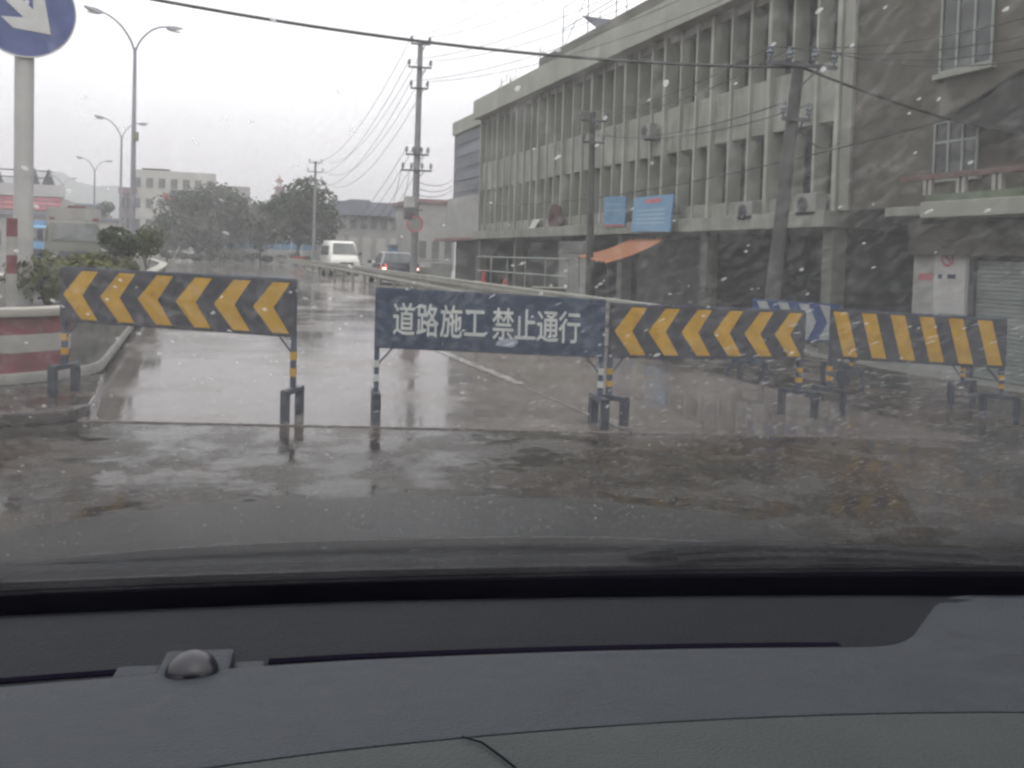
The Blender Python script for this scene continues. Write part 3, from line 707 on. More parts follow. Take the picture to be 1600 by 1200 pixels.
# lorries on the other carriageway
def lorry(name, label, px, py, t, cabm, bedm, rz, ln=4.6, high=1.5):
    p = at(px, py, t)
    r = thing(name, label, 'lorry', (p.x, p.y, 0.004), rz)
    cb_ = loft([vring(-3.1, .95, .5, 1.3, .9), vring(-3.0, 1.0, .45, 1.5, .95), vring(-2.75, 1.02, .45, 2.25, .9), vring(-1.6, 1.02, .45, 2.35, .92)]).build('cab', cabm, r, smooth=True)
    mb = MB(); face(mb, [(-.9, -3.02, 1.5), (.9, -3.02, 1.5), (.84, -2.77, 2.2), (-.84, -2.77, 2.2)], .92, .012); mb.build('windscreen', 'dim_glass', cb_)
    for s in (-1, 1):
        mb = MB(); mb.prism([(s*1.02, -2.7, 1.5), (s*1.02, -1.8, 1.5), (s*.96, -1.8, 2.1), (s*.96, -2.6, 2.1)], (s*.012, 0, 0)); mb.build('side_window', 'dark_glass', cb_)
        MB().box(s*.72-.16, s*.72+.16, -3.14, -3.05, .75, .92).build('headlight', 'headlight', cb_)
        MB().box(s*1.22-.10, s*1.22+.10, -3.12, -3.02, 1.55, 1.95).build('mirror', 'steel_dark', cb_, bevel=.02)
        MB().tube([(s*.98, -2.9, 1.9), (s*1.2, -3.06, 1.92)], .02, 6).build('mirror_arm', 'steel_dark', cb_)
        MB().box(s*.8-.1, s*.8+.1, -2.75, -2.65, 2.36, 2.46).build('marker_lamp', 'red_paint', cb_)
    MB().box(-1.0, 1.0, -3.22, -3.0, .42, .68).build('bumper', 'steel_dark', cb_, bevel=.03)
    MB().box(-.55, .55, -3.16, -3.06, .78, 1.12).build('grille', 'steel_dark', cb_, bevel=.02)
    for s in (-.35, .3): MB().bar((s-.3, -3.09, 1.56), (s+.25, -3.02, 1.72), .02, .02).build('wiper', 'steel_dark', cb_)
    bd = MB().box(-1.05, 1.05, -1.5, -1.5+ln, .85, 1.0).build('bed', 'steel_dark', r)
    for s in (-1, 1):
        for k in range(3): MB().box(s*1.03-.03, s*1.03+.03, -1.48+k*ln/3, -1.52+(k+1)*ln/3, 1.0, 1.0+high*.55).build('side_board', bedm, bd, bevel=.01)
    MB().box(-1.0, 1.0, -1.5, -1.44, 1.0, 1.0+high).build('headboard', bedm, bd)
    MB().box(-1.0, 1.0, -1.44+ln-.1, -1.5+ln, 1.0, 1.0+high*.55).build('tailboard', bedm, bd)
    for s in (-1, 1):
        for y in (-2.3, ln-2.6): wheel(r, s*.85, y, .42, .26, s)
    return r
lorry('lorry', 'pale lorry coming up the opposite carriageway behind the median hedge', 112, 372, 40, 'wall_grey', 'cream_dark', rad(8), 5.0, 1.9)
lorry('lorry', 'blue lorry half hidden behind the sign pole', 58, 378, 50, 'blue_hoard', 'blue_hoard', rad(10), 4.6, 1.6)

# ------------------------------------------------------------------ long ribbed building on the right
D = 16.5                    # facade plane
Y0, Y1 = 20.95, 54.2        # near and far end of the ribbed front
ZB = BASE_R
bl = thing('ribbed_building', 'long grey three storey building with closely spaced vertical concrete fins', 'building', (0, 0, 0))
MB().box(D+.62, D+11, Y0, Y1, 2.9, 9.7).build('wall', 'wall_grey', bl)
MB().box(D-.45, D+11, Y0-.02, Y1, 2.45, 2.90).build('ledge', 'concrete', bl, bevel=.02)
MB().box(D-.55, D+11, Y0-.02, Y1+.1, 9.68, 10.78).build('fascia', 'concrete_light', bl, bevel=.02)
MB().box(D+.03, D+.61, Y0, Y1, 2.9, 3.38).build('sill_wall', 'concrete', bl)
MB().box(D+.06, D+.61, Y0, Y1, 5.39, 7.03).build('spandrel', 'concrete', bl)
MB().box(D+.06, D+.61, Y0, Y1, 9.42, 9.68).build('lintel', 'concrete', bl)
nb = 30; st = (Y1-Y0)/nb
fin_small = MB().box(-.04, .58, -.055, .055, 2.9, 9.68).mesh('fin', 'fin_paint', bevel=.008)
fin_big = MB().box(-.10, .62, -.085, .085, 2.9, 9.68).mesh('fin', 'fin_paint', bevel=.01)
for i in range(nb+1):
    big = i % 3 == 0
    f = link('fin', fin_big if big else fin_small, bl); f.location = (D, Y0+i*st+(.11 if i == 0 else -.11 if i == nb else 0), 0)
wfr = MB()
for z0, z1 in ((0, .05), (1.94, 1.99), (.62, .66)): wfr.box(.44, .50, -.485, .485, z0, z1)
for y in (-.485, -.02, .445): wfr.box(.44, .50, y, y+.04, 0, 1.99)
wfr = wfr.mesh('window_frame', 'frame_dark')
panes = [MB().box(.50, .53, -.485, .485, 0.0, 1.99).mesh('window', m) for m in ('dark_glass', 'dark_glass', 'dim_glass', 'dim_glass', 'curtain')]
for i in range(nb):
    for z, sc in ((3.39, 1.0), (7.04, 1.16)):
        w = link('window', random.choice(panes), bl); w.location = (D, Y0+(i+.5)*st, z); w.scale = (1, 1, sc)
        fr = link('window_frame', wfr, w)
# stair-tower end of plain blue cladding
Y2 = 61.3
MB().box(D+.25, D+9, Y1, Y2, 5.25, 9.55).build('end_wall', 'blue_wall', bl)
for k in range(5):
    MB().box(D+.20, D+.25, Y1+.9, Y2-.9, 5.6+k*.8, 6.1+k*.8).build('cladding_panel', 'roof_grey' if k % 2 else 'blue_wall', bl, bevel=.01)
MB().box(D+.2, D+.26, Y1+.2, Y1+.5, 5.3, 9.3).build('corner_strip', 'concrete', bl)
MB().box(D+.10, D+9, Y1, Y2+.1, 9.55, 10.42).build('end_parapet', 'concrete_light', bl, bevel=.02)
MB().box(D-.05, D+9, Y1, Y2+.3, 2.6, 5.25).build('end_base', 'white_wall', bl)
MB().box(D-.2, D+9, Y1, Y2+3, 2.42, 2.6).build('end_ledge', 'roof_brown', bl)
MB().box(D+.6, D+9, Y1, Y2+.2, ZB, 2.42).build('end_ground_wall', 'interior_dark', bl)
# open ground floor: columns, back wall, partitions, slab
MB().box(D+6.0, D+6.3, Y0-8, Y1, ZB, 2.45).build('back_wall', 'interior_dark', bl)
MB().box(D-1.2, D+6.0, Y0-8.8, Y1, ZB-.2, ZB+.06).build('floor_slab', 'concrete', bl)
for k in range(6):
    y = Y0+.3+k*(Y1-Y0-.6)/5
    MB().box(D-.05, D+.4, y-.22, y+.22, ZB+.06, 2.45).build('column', 'cream_dark_edge', bl, bevel=.015)
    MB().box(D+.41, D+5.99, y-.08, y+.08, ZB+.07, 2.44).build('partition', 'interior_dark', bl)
for k in range(5):
    a = Y0+.3+k*(Y1-Y0-.6)/5+.24; b = a+(Y1-Y0-.6)/5-.48
    if k in (1, 3):
        MB().box(D+.5, D+.56, a+.3, b-.3, ZB+.07, 2.2).build('shop_door', 'frame_dark' if k == 1 else 'interior_dark', bl)
    for j in range(3):
        yy = a+(b-a)*(j+.5)/3
        MB().box(D+.9+.3*j, D+1.5+.3*j, yy-.5, yy+.5, ZB+.07, ZB+random.uniform(.7, 1.5)).build('counter', 'frame_dark', bl, bevel=.02)
# white door panel in the arcade
p0 = atX(876, 377, D-.1); p1 = atX(916, 432, D-.1)
MB().box(D-.13, D-.07, p1.y, p0.y, ZB+.07, p0.z).build('white_door', 'ac_white', bl, bevel=.01)
MB().box(D-.17, D-.13, p1.y+.15, p0.y-.15, p0.z-.55, p0.z-.1).build('door_light', 'dim_glass', bl)
# set back roof slab, roof stand, antennas
q0 = atX(842, 92, D+.6); q1 = atX(842, 108, D+.6)
MB().box(D+.6, D+11, Y0-.02, q0.y, q1.z, q0.z).build('roof_slab', 'cream_dark_edge', bl, bevel=.02)
MB().box(D+1.2, D+10.5, Y0, q0.y-.6, 10.78, q1.z).build('attic_wall', 'cream_dark', bl)

rs = thing('roof_stand', 'thin steel stand with tilted dark panel on the roof edge', 'roof stand', (0, 0, 0))
A_ = [atX(885, 68, D+1.2), atX(968, 60, D+1.2)]; B_ = [atX(888, 16, D+1.2), atX(1010, 22, D+1.2)]
ya, yb = A_[0].y, A_[1].y; zb_, zt_ = q0.z, atX(888, 12, D+1.2).z
for X in (D+1.0, D+3.0):
    for y in (ya, (ya+yb)/2, yb):
        MB().tube([(X, y, zb_), (X, y, zt_)], .022, 6).build('upright', 'steel_dark', rs)
    for z in (zb_+(zt_-zb_)*.5, zt_): MB().tube([(X, ya, z), (X, yb-3, z)], .02, 6).build('rail', 'steel_dark', rs)
MB().tube([(D+1.0, ya, zb_), (D+1.0, (ya+yb)/2, zt_)], .016, 6).build('diagonal', 'steel_dark', rs)
pa = [atX(908, 24, D+1.1), atX(960, 31, D+1.1), atX(1000, 34, D+1.1), atX(935, 46, D+1.1)]
MB().prism(pa, (.08, 0, 0)).build('panel', 'roof_grey', rs)
for i, (px, py, h) in enumerate(((783, 144, 22), (797, 136, 18), (844, 96, 22))):
    a = atX(px, py, D+.4); b = atX(px+1, py-h, D+.4)
    an = thing('roof_antenna', ['spindly crossed antenna at the far roof corner', 'bent thin antenna beside the crossed one on the roof', 'short antenna on the end of the upper roof slab'][i], 'antenna', (a.x, a.y, 0))
    MB().tube([(0, 0, 9.7 if i < 2 else a.z-.3), (0, 0, b.z)], .02, 6).build('mast', 'steel_dark', an)
    MB().tube([(-.1, -1.0, b.z-.25), (.1, 1.0, b.z-.45)], .015, 5).build('boom', 'steel_dark', an)
    if i < 2: MB().tube([(0, -1.0, b.z-.5), (0, -1.0, b.z+.1)], .012, 5).build('element', 'steel_dark', an)

# ------------------------------------------------------------------ stained end building with shop at the right
eb = thing('stucco_building', 'stained brown stucco building end with balcony and shop at the right edge', 'building', (0, 0, 0))
YE = 8.0
MB().box(D+.06, D+10, YE, Y0-.03, 2.9, 13.0).build('wall', 'stucco', eb)
MB().box(D-.04, D+.06, Y0-.45, Y0-.03, 2.9, 11.0).build('corner_pilaster', 'concrete', eb, bevel=.01)
def end_window(x0, x1, y0, y1):
    a = atX(x0, (y0+y1)/2, D+.06); b = atX(x1, (y0+y1)/2, D+.06); zt_ = atX((x0+x1)/2, y0, D+.06).z; zb_ = atX((x0+x1)/2, y1, D+.06).z
    w = MB().box(D+.03, D+.058, b.y, a.y, zb_, zt_).build('window', 'dark_glass', eb)
    f = MB()
    for k in range(4):
        y = b.y+(a.y-b.y)*k/3; f.box(D-.01, D+.028, y-.03, y+.03, zb_, zt_)
    for z in (zb_, zb_+(zt_-zb_)*.62, zt_): f.box(D-.012, D+.027, b.y-.03, a.y+.03, z-.03, z+.03)
    f.build('window_frame', 'shutter' , w)
    MB().box(D-.1, D+.058, b.y-.12, a.y+.12, zb_-.16, zb_-.04).build('window_sill', 'concrete', w)
end_window(1476, 1556, -95, 104)
end_window(1463, 1530, 188, 272)
# shop front below
zc = atX(1500, 335, D-1.0).z
MB().box(D-1.05, D+.05, YE, atX(1440, 330, D-1.0).y, atX(1500, 338, D-1.05).z, atX(1500, 312, D-1.05).z).build('canopy', 'concrete_light', eb, bevel=.02)
MB().box(D-.75, D+.05, atX(1440, 330, D-1.0).y+.01, atX(1382, 335, D-.75).y, atX(1400, 338, D-.75).z, atX(1400, 324, D-.75).z).build('canopy_step', 'concrete', eb, bevel=.02)
ct = atX(1500, 312, D-1.05).z
MB().box(D-1.0, D-.8, YE, atX(1440, 330, D-1.0).y-.1, ct, ct+.16).build('balustrade_base', 'green_rail', eb)
MB().box(D-1.0, D-.86, YE, atX(1405, 330, D-1.0).y, ct+.50, ct+.62).build('hand_rail', 'maroon_rail', eb)
y = atX(1448, 300, D-.9).y; k = 0
while y > YE+.3:
    for dy in (0, -.16): MB().box(D-.97, D-.88, y+dy-.045, y+dy+.045, ct+.16, ct+.50).build('baluster', 'white_paint', eb)
    y -= .95
yw0, yw1 = atX(1426, 450, D).y, atX(1512, 450, D).y
MB().box(D, D+.35, yw1, yw0, ZB, 2.44).build('pier', 'white_wall', eb, bevel=.01)
MB().box(D-.2, D+.5, YE, yw0, 1.72, 2.46).build('shutter_housing', 'stucco', eb)
z = ZB+.08; ysh = yw1-.12
sl = MB().box(0, .03, YE-ysh, 0, 0, .085).mesh('shutter_slat', 'shutter', bevel=.01)
while z < 1.55:
    s_ = link('shutter_slat', sl, eb); s_.location = (D+.12+random.uniform(0, .003), ysh, z); z += .093
MB().box(D+.05, D+.3, ysh+.005, yw1, ZB, 1.72).build('shutter_guide', 'steel_dark', eb)
MB().box(D+.2, D+.5, YE, ysh, ZB, 1.72).build('shop_back', 'interior_dark', eb)
MB().box(D+.41, D+6, YE, YE+.3, ZB, 2.45).build('side_wall', 'stucco', eb)
# painted no-entry like ring and marks on the pier
def pier(px, py, off=.004): return atX(px, py, D-off)
no = thing('wall_poster', 'faded white poster with red ring pasted on the pale pier', 'poster', (0, 0, 0))
a, b = pier(1462, 383), pier(1506, 492)
MB().box(D-.008, D-.002, b.y, a.y, b.z, a.z).build('sheet', 'off_white', no)
c_ = pier(1481, 404); MB().ring(c_+Vector((-.006, 0, 0)), (1, 0, 0), .13, .19, .004).build('red_ring', 'board_red', no)
MB().bar(c_+Vector((-.008, .1, .1)), c_+Vector((-.008, -.1, -.1)), .004, .05).build('red_bar', 'board_red', no)
for px, w in ((1469, .12), (1487, .24)):
    q = pier(px, 432); MB().box(D-.012, D-.008, q.y-w/2, q.y+w/2, q.z-.05, q.z+.05).build('blue_mark', 'blue_board', no)
q = pier(1446, 432); rm = MB().box(D-.008, D-.002, q.y-.22, q.y+.22, q.z-.09, q.z+.07).build('red_notice', 'board_red'); tag(rm, 'small faded red notice on the pale pier left of the ring poster', 'notice')
# dark awning high over the balcony
aw = thing('dark_awning', 'dark sagging tarpaulin awning at the right edge above the balcony', 'awning', (0, 0, 0))
T = [atX(1478, 187, D), atX(1530, 160, D-.5), atX(1600, 106, D-1.2), atX(1680, 60, D-1.6), atX(1690, 230, D-1.6), atX(1600, 212, D-1.2), atX(1535, 200, D-.5)]
MB().prism(T, (.05, 0, 0)).build('sheet', 'tarp', aw)
MB().prism([T[0], T[2], T[2]+Vector((1.2, .2, .35)), T[0]+Vector((.05, .1, .1))], (0, 0, .03)).build('top_sheet', 'tarp', aw)
for p in (T[2], T[6]): MB().tube([p, (D+.06, p.y+.4, p.z+.1)], .02, 6).build('strut', 'steel_dark', aw)

# ------------------------------------------------------------------ things fixed to the fronts
def ac_unit(label, px, py, w=.8, h=.58):
    p = atX(px, py, D-.25)
    r = thing('air_conditioner', label, 'air conditioner', (p.x, p.y, p.z), 0, 'air conditioner boxes on the building fronts')
    c_ = MB().box(-.2, .14, -w/2, w/2, -h/2, h/2).build('casing', 'ac_white', r, bevel=.015)
    g = MB().ring((-.212, .14, 0), (1, 0, 0), .15, .22, .02, 24)
    for k in range(5): g.box(-.216, -.206, .0+.07*k-.008, .0+.07*k+.008, -.18, .18)
    g.build('fan_grille', 'steel_dark', c_)
    MB().disc((-.204, .14, 0), (1, 0, 0), .2, .004, 24).build('fan_opening', 'interior_dark', c_)
    for y in (-w*.35, w*.35): MB().box(-.2, .3, y-.02, y+.02, -h/2-.06, -h/2-.002).build('bracket', 'steel_dark', r)
ac_unit('old air conditioner box on the ledge left of the leaning pole', 1172, 330)
ac_unit('dented air conditioner box just right of the leaning pole', 1268, 320, .9, .62)
ac_unit('small air conditioner box high under the fins near the middle', 1017, 205, .5, .55)
def board(name, label, quad, depth, lines, red):
    q = [atX(px, py, D-depth+dx) for px, py, dx in quad]
    r = thing(name, label, 'sign board', (0, 0, 0))
    n_ = (q[1]-q[0]).cross(q[3]-q[0]).normalized()
    if n_.x > 0: n_ = -n_
    bb = MB(); bb.prism(q, n_*-.06); b_ = bb.build('panel', 'board_blue', r)
    def P(u, v): return q[0].lerp(q[1], u).lerp(q[3].lerp(q[2], u), v)+n_*.004
    for (u0, u1, v0, v1) in red: MB().prism([P(u0, v0), P(u1, v0), P(u1, v1), P(u0, v1)], n_*.003).build('red_print', 'board_red', b_)
    for v in lines: MB().prism([P(.1, v), P(.85, v), P(.85, v+.035), P(.1, v+.035)], n_*.003).build('printed_line', 'board_line', b_)
    for u in (.1, .9): MB().tube([P(u, .5)-n_*.06, P(u, .5)-n_*.06+Vector((depth*.9, 0, 0))], .02, 5).build('bracket', 'steel_dark', r)
board('notice_board', 'large light blue notice board leaning above the orange awning', [(991, 309, 0), (1052, 303, 0), (1046, 362, -.25), (986, 362, -.25)], .55, (.38, .50, .62, .74), [(.3, .72, .08, .2)])
board('notice_board', 'smaller light blue square board left of the large blue one', [(944, 307, 0), (978, 307, 0), (976, 354, 0), (944, 354, 0)], .5, (.25, .45), [(0, 1, .93, 1)])
# orange awning
oa = thing('orange_awning', 'orange sheet awning jutting out over the pavement under the blue board', 'awning', (0, 0, 0))
Q = [atX(1042, 372, D-.5), atX(985, 375, D-.5), atX(902, 401, D-3.0), atX(948, 411, D-3.2)]
nr = 14; mb = MB()
def oq(u, v): 
    p = Q[1].lerp(Q[0], u).lerp(Q[2].lerp(Q[3], u), v); return p+Vector((0, 0, .03*math.sin(u*nr*math.pi)-.10*math.sin(v*math.pi)))
g1 = MB().grid(oq, lin(0, 1, 57), lin(0, 1, 8)); me = g1.build('sheet', 'orange', oa, recalc=False, smooth=True)
sm = me.modifiers.new('thick', 'SOLIDIFY'); sm.thickness = .02
for u in (.02, .98):
    MB().tube([oq(u, 0)-Vector((0, 0, .06)), oq(u, .5)-Vector((0, 0, .06)), oq(u, 1)-Vector((0, 0, .06))], .02, 6).build('frame_bar', 'steel_dark', oa)
    e_ = oq(u, .97); MB().tube([e_-Vector((0, 0, .05)), (e_.x, e_.y, gz(e_.x, e_.y))], .02, 6).build('prop', 'steel_dark', oa)
# cloth bundle and white bag on the ledge
p = atX(868, 337, D-.2); cb2 = thing('cloth_bundle', 'dark brown cloth bundle hanging above the ledge', 'bundle', (p.x, p.y, p.z))
bm_ = MB(); rows = 9
bm_.grid(lambda u, v: ((-.18-.12*math.sin(v*3.1))*math.sin(u*math.pi), (u-.5)*(1.5+.35*math.sin(v*5)), -.55+1.05*v-.08*math.cos(u*9)*v), lin(0, 1, 15), lin(0, 1, 9)); q_ = bm_.build('cloth', 'brown_cloth', cb2, smooth=True)
q_.modifiers.new('t', 'SOLIDIFY').thickness = .05
MB().tube([(0, -.8, .52), (0, .8, .50)], .02, 6).build('rod', 'steel_dark', cb2)
p = atX(832, 352, D-.3); wb = thing('white_panel', 'small tilted pale panel leaning on the building ledge', 'panel', (p.x, p.y, p.z))
MB().hexa([(-.1, -.5, -.2), (-.06, -.5, -.2), (-.06, .4, -.2), (-.1, .4, -.2)], [(.1, -.8, .3), (.14, -.8, .3), (.14, .1, .3), (.1, .1, .3)]).build('sheet', 'off_white', wb)
MB().tube([(.12, -.3, .28), (.25, -.3, -.2)], .02, 5).build('prop', 'steel_dark', wb)

# pipe railing, door, cones and clutter in front of the arcade
X = 12.2
ra = atX(745, 402, X).y; rb = atX(888, 412, X).y; zr = atX(745, 401, X).z
pr = thing('pipe_railing', 'green grey pipe railing with four bars in front of the arcade', 'railing', (0, 0, 0))
gz0 = gz(X, 30)
for i in range(6):
    y = rb+(ra-rb)*i/5; MB().tube([(X, y, gz0), (X, y, zr)], .035, 8).build('post', 'green_pipe', pr)
for z in lin(gz0+.35, zr, 4): MB().tube([(X, rb, z), (X, ra, z)], .03, 8).build('bar', 'green_pipe', pr)
def cone(label, px, py, X, h):
    p = atX(px, py, X); z = gz(p.x, p.y)
    r = thing('traffic_cone', label, 'cone', (p.x, p.y, z), 0, 'red cones behind the guard rail')
    MB().box(-.2, .2, -.2, .2, 0, .04).build('base', 'red_plastic', r, bevel=.01)
    b_ = MB().tube([(0, 0, .04), (0, 0, h)], .15, 16, .03).build('body', 'red_plastic', r, smooth=True)
    MB().tube([(0, 0, h*.5), (0, 0, h*.68)], .098, 16, .078).build('collar', 'white_paint', b_)
cone('taller red cone just behind the guard rail', 756, 430, 7.6, 1.0)
cone('low red cone right of the taller one behind the guard rail', 789, 440, 7.4, .85)
def crate(name, label, px, py, X, w, d_, h, m):
    p = atX(px, py, X); z = gz(p.x, p.y)
    r = thing(name, label, 'crate', (p.x, p.y, z), random.uniform(-.3, .3))
    for k in range(4):
        MB().box(-w/2, w/2, -d_/2-.02, -d_/2, h*k/4+.01, h*(k+1)/4-.01).build('slat', m, r, bevel=.004)
    MB().box(-w/2+.01, w/2-.01, -d_/2, d_/2, 0, h*.97).build('box', m, r, bevel=.01)
    MB().box(-w/2-.02, w/2+.02, -d_/2-.03, d_/2+.02, h*.97, h).build('lid', 'rail_light', r)
crate('crate', 'pale crate stacked beyond the guard rail right of the utility pole', 690, 402, 10.2, .9, .7, 1.3, 'ac_white')
crate('crate', 'brownish crate beyond the guard rail beside the pale one', 662, 398, 10.6, 1.0, .8, 1.15, 'rail')
crate('crate', 'dark crate at the foot of the white arcade door', 858, 440, 10.5, 1.0, .7, .8, 'frame_dark')
crate('crate', 'low pale crate left of the pipe railing', 722, 422, 10.0, 1.6, .7, .6, 'ac_white')

# ------------------------------------------------------------------ utility poles and cables
def insulator(root, x, y, z, arm):
    mb = MB(); mb.tube([(x, y, z), (x, y, z+.1)], .02, 6); 
    for k, rr in enumerate((.07, .085, .06)): mb.tube([(x, y, z+.08+k*.08), (x, y, z+.14+k*.08)], rr, 8, rr*.6)
    return mb.build('insulator', 'insul', arm)
def upole(label, base, top, arms, r0=.17, r1=.11, rz=0.0, m='pole_conc'):
    b = Vector(base); t = Vector(top)
    root = thing('utility_pole', label, 'utility pole', b, rz, 'utility poles beside the road')
    c_, s_ = math.cos(-rz), math.sin(-rz); dd = t-b; dl = Vector((c_*dd.x-s_*dd.y, s_*dd.x+c_*dd.y, dd.z))
    MB().tube([(0, 0, 0), dl*.5, dl], r0, 14, r1).build('shaft', m, root, smooth=True)
    ends = []
    for f_, w, ins in arms:
        p = dl*f_
        a = MB(); a.bar((p.x-w, p.y-.14, p.z), (p.x+w, p.y-.14, p.z), .07, .07); arm = a.build('crossarm', 'steel_dark', root)
        MB().bar((p.x+w*.5, p.y-.14, p.z-.03), (p.x, p.y-.1, p.z-.4), .03, .03).build('arm_brace', 'steel_dark', root)
        for k in (-.92, .92) if ins == 2 else (-.92, -.35, .35, .92):
            insulator(root, p.x+w*k, p.y-.14, p.z+.03, arm)
            q = Vector((p.x+w*k, p.y-.14, p.z+.3)); C, Sn = math.cos(rz), math.sin(rz)
            ends.append(Vector((b.x+C*q.x-Sn*q.y, b.y+Sn*q.x+C*q.y, b.z+q.z)))
    return root, ends
t1 = at(657, 68, 40)
P1, e1 = upole('tall concrete utility pole with five crossarms behind the dark sedan', (t1.x-.05, t1.y, gz(t1.x, t1.y)), t1, [(.995, .42, 2), (.90, .5, 2), (.815, .38, 2), (.545, .5, 4), (.48, .65, 4)], rz=rad(-10))
t2 = at(493, 252, 88)
P2, e2 = upole('small far utility pole rising beside the roadside tree', (t2.x, t2.y, 0), t2, [(.985, .6, 2), (.90, .75, 2), (.82, .6, 2)], .16, .11, rad(-8))
b3 = at(1205, 455, 18); t3 = at(1248, 97, 18)
P3, e3 = upole('leaning dark utility pole standing close in front of the ribbed building', (b3.x-.06, b3.y, gz(b3.x, b3.y)), t3, [(.985, .75, 4), (.80, .3, 2)], .15, .11, rad(-5), 'pole_dark')
t4 = at(926, 176, 33); 
P4, e4 = upole('half lost utility pole against the fins above the orange awning', (t4.x+.1, t4.y, gz(t4.x, t4.y)), t4, [(.96, .5, 2), (.86, .4, 2)], .15, .10, rad(-8), 'pole_dark')
# sign and box on the tall pole
rsn = thing('round_sign', 'round sign with red ring strapped to the tall utility pole', 'traffic sign', at(648, 350, 39.5))
MB().disc((0, 0, 0), (-.2, -1, 0), .36, .02, 32).build('plate', 'ac_white', rsn); MB().ring((-.003, -.012, 0), (-.2, -1, 0), .29, .365, .02, 32).build('red_ring', 'board_red', rsn)
MB().box(-.05, .05, .01, .3, -.04, .04).build('clamp', 'steel_dark', rsn)
p = at(639, 325, 39.6); tb = thing('pole_box', 'dark two part metal box strapped to the left of the tall pole', 'box', p)
MB().box(-.2, .2, -.18, .18, .02, .5).build('casing', 'pole_grey', tb, bevel=.02); MB().box(-.22, .22, -.2, .2, -.5, .0).build('lower_casing', 'steel_dark', tb, bevel=.02)
MB().box(.2, .6, -.03, .03, -.1, -.04).build('arm', 'steel_dark', tb)

def cable(label, a, b, sag, r, group=None, name='power_cable', n=18):
    a = Vector(a); b = Vector(b); mb = MB()
    pts = [a.lerp(b, t)-Vector((0, 0, sag*4*t*(1-t))) for t in lin(0, 1, n)]
    mb.tube(pts, r, 5, cap=False); o_ = mb.build(name, 'wire', None, smooth=True); tag(o_, label, 'cable', group); return o_
cable('thick black cable strung across the whole sky to the leaning pole', at(-420, -150, 13.0), t3+Vector((0, -.1, -.12)), .55, .028, n=40)
cable('thick cable falling from the leaning pole to the dark awning', t3+Vector((0, -.1, -.12)), atX(1485, 187, D-.02), .05, .03)
INS = ['top left', 'top right', 'second row left', 'second row right', 'third row left', 'third row right']
for i in range(6):
    cable('thin line sagging from the %s tall pole insulator to the far pole' % INS[i], e1[i], e2[min(i, len(e2)-1)], 1.9+.1*i, .012, 'thin lines from tall pole to far pole')
for i, e_ in enumerate(e1[:6]):
    px, py = ((1010, -140), (1060, -120), (1080, -70), (1130, -60), (1150, -40), (1200, -30))[i]
    cable('thin line climbing over the roof from the %s tall pole insulator' % INS[i], e_, at(px, py, 22), .5, .009, 'thin lines rising from the tall pole to the right')
for i, e_ in enumerate(e1[6:12]):
    cable('thin service line dropping left, %s from the left under the tall pole' % ORD[i], e_, at(520+i*18, 352, 85), 1.2, .012, 'service lines from the tall pole')
for i, (py, t) in enumerate(((285, 60), (294, 60), (300, 60))):
    cable('%s of three dark service lines between the tall pole and the building end' % ('uppermost', 'middle', 'lowest')[i], at(652, 284+i*10, 40), at(706, py-3, t), .25, .016, 'service lines to the building end')
for i, e_ in enumerate(e4[:4]):
    cable('dark cable slung along the ribbed front, %s from the top between two poles' % ORD[i], e_, e3[i] if i < 2 else e3[min(4+i-2, len(e3)-1)], .35, .014, 'cables along the ribbed front')
cable('low dark cable looping along the ribbed front to the dark awning', atX(760, 320, D-1.5), atX(1480, 187, D-.6), .55, .018, None, n=30)
for i, (px, py) in enumerate(((1660, 10), (1660, 40), (1660, 62), (1660, 82))):
    cable('thin cable running right past the stucco wall, %s from the top' % ORD[i], e3[i], at(px, py, 15.0), .25, .011, 'thin cables past the stucco wall')
cable('hanging loop of slack cable beside the leaning pole', e3[4], atX(1320, 215, D-.1), .55, .012)

# ------------------------------------------------------------------ far side: trees, buildings
tree('broad dark roadside tree in front of the cream building', 330, 302, 0, 112, 14.0, 2.3, n=11000, leaf=.22, clumps=38, group='roadside trees')
tree('round roadside tree left of the far utility pole', 465, 282, 0, 92, 9.4, 2.2, n=9500, leaf=.2, clumps=32, group='roadside trees', lean=.3)
tree('small dim tree at the foot of the cream building', 262, 340, 0, 105, 7.0, 1.2, n=3000, leaf=.16, clumps=12, group='roadside trees')
tree('low tree filling the gap between the two larger roadside trees', 408, 318, 0, 108, 7.5, 1.6, n=3600, leaf=.18, clumps=12, group='roadside trees')
tree('distant rounded tree right of the lorries', 166, 314, 0, 150, 6.5, 1.5, n=1800, leaf=.24, clumps=12, group='roadside trees')
for i in range(11):
    p = at(262+i*22, 399, 97); lab = 'low dark shrub below the roadside trees, %s from the left' % ORD[i]
    shrub('roadside_shrub', lab, p.x, p.y, 0, 1.9, 1.15+.2*math.sin(i*2.3), 'leaf_dark', 360, .12, 'roadside shrubs below the trees')
for i, (px, lab) in enumerate(((466, 'small dull red banner low by the guard rail end'),)):
    p = at(px, 397, 90); r = thing('banner', lab, 'banner', (p.x, p.y, 0))
    MB().box(-.7, .7, -.02, .02, .45, .95).build('cloth', 'red_plastic', r)
    for s in (-.7, .7): MB().tube([(s, 0, 0), (s, 0, 1.0)], .025, 6).build('stick', 'steel_dark', r)

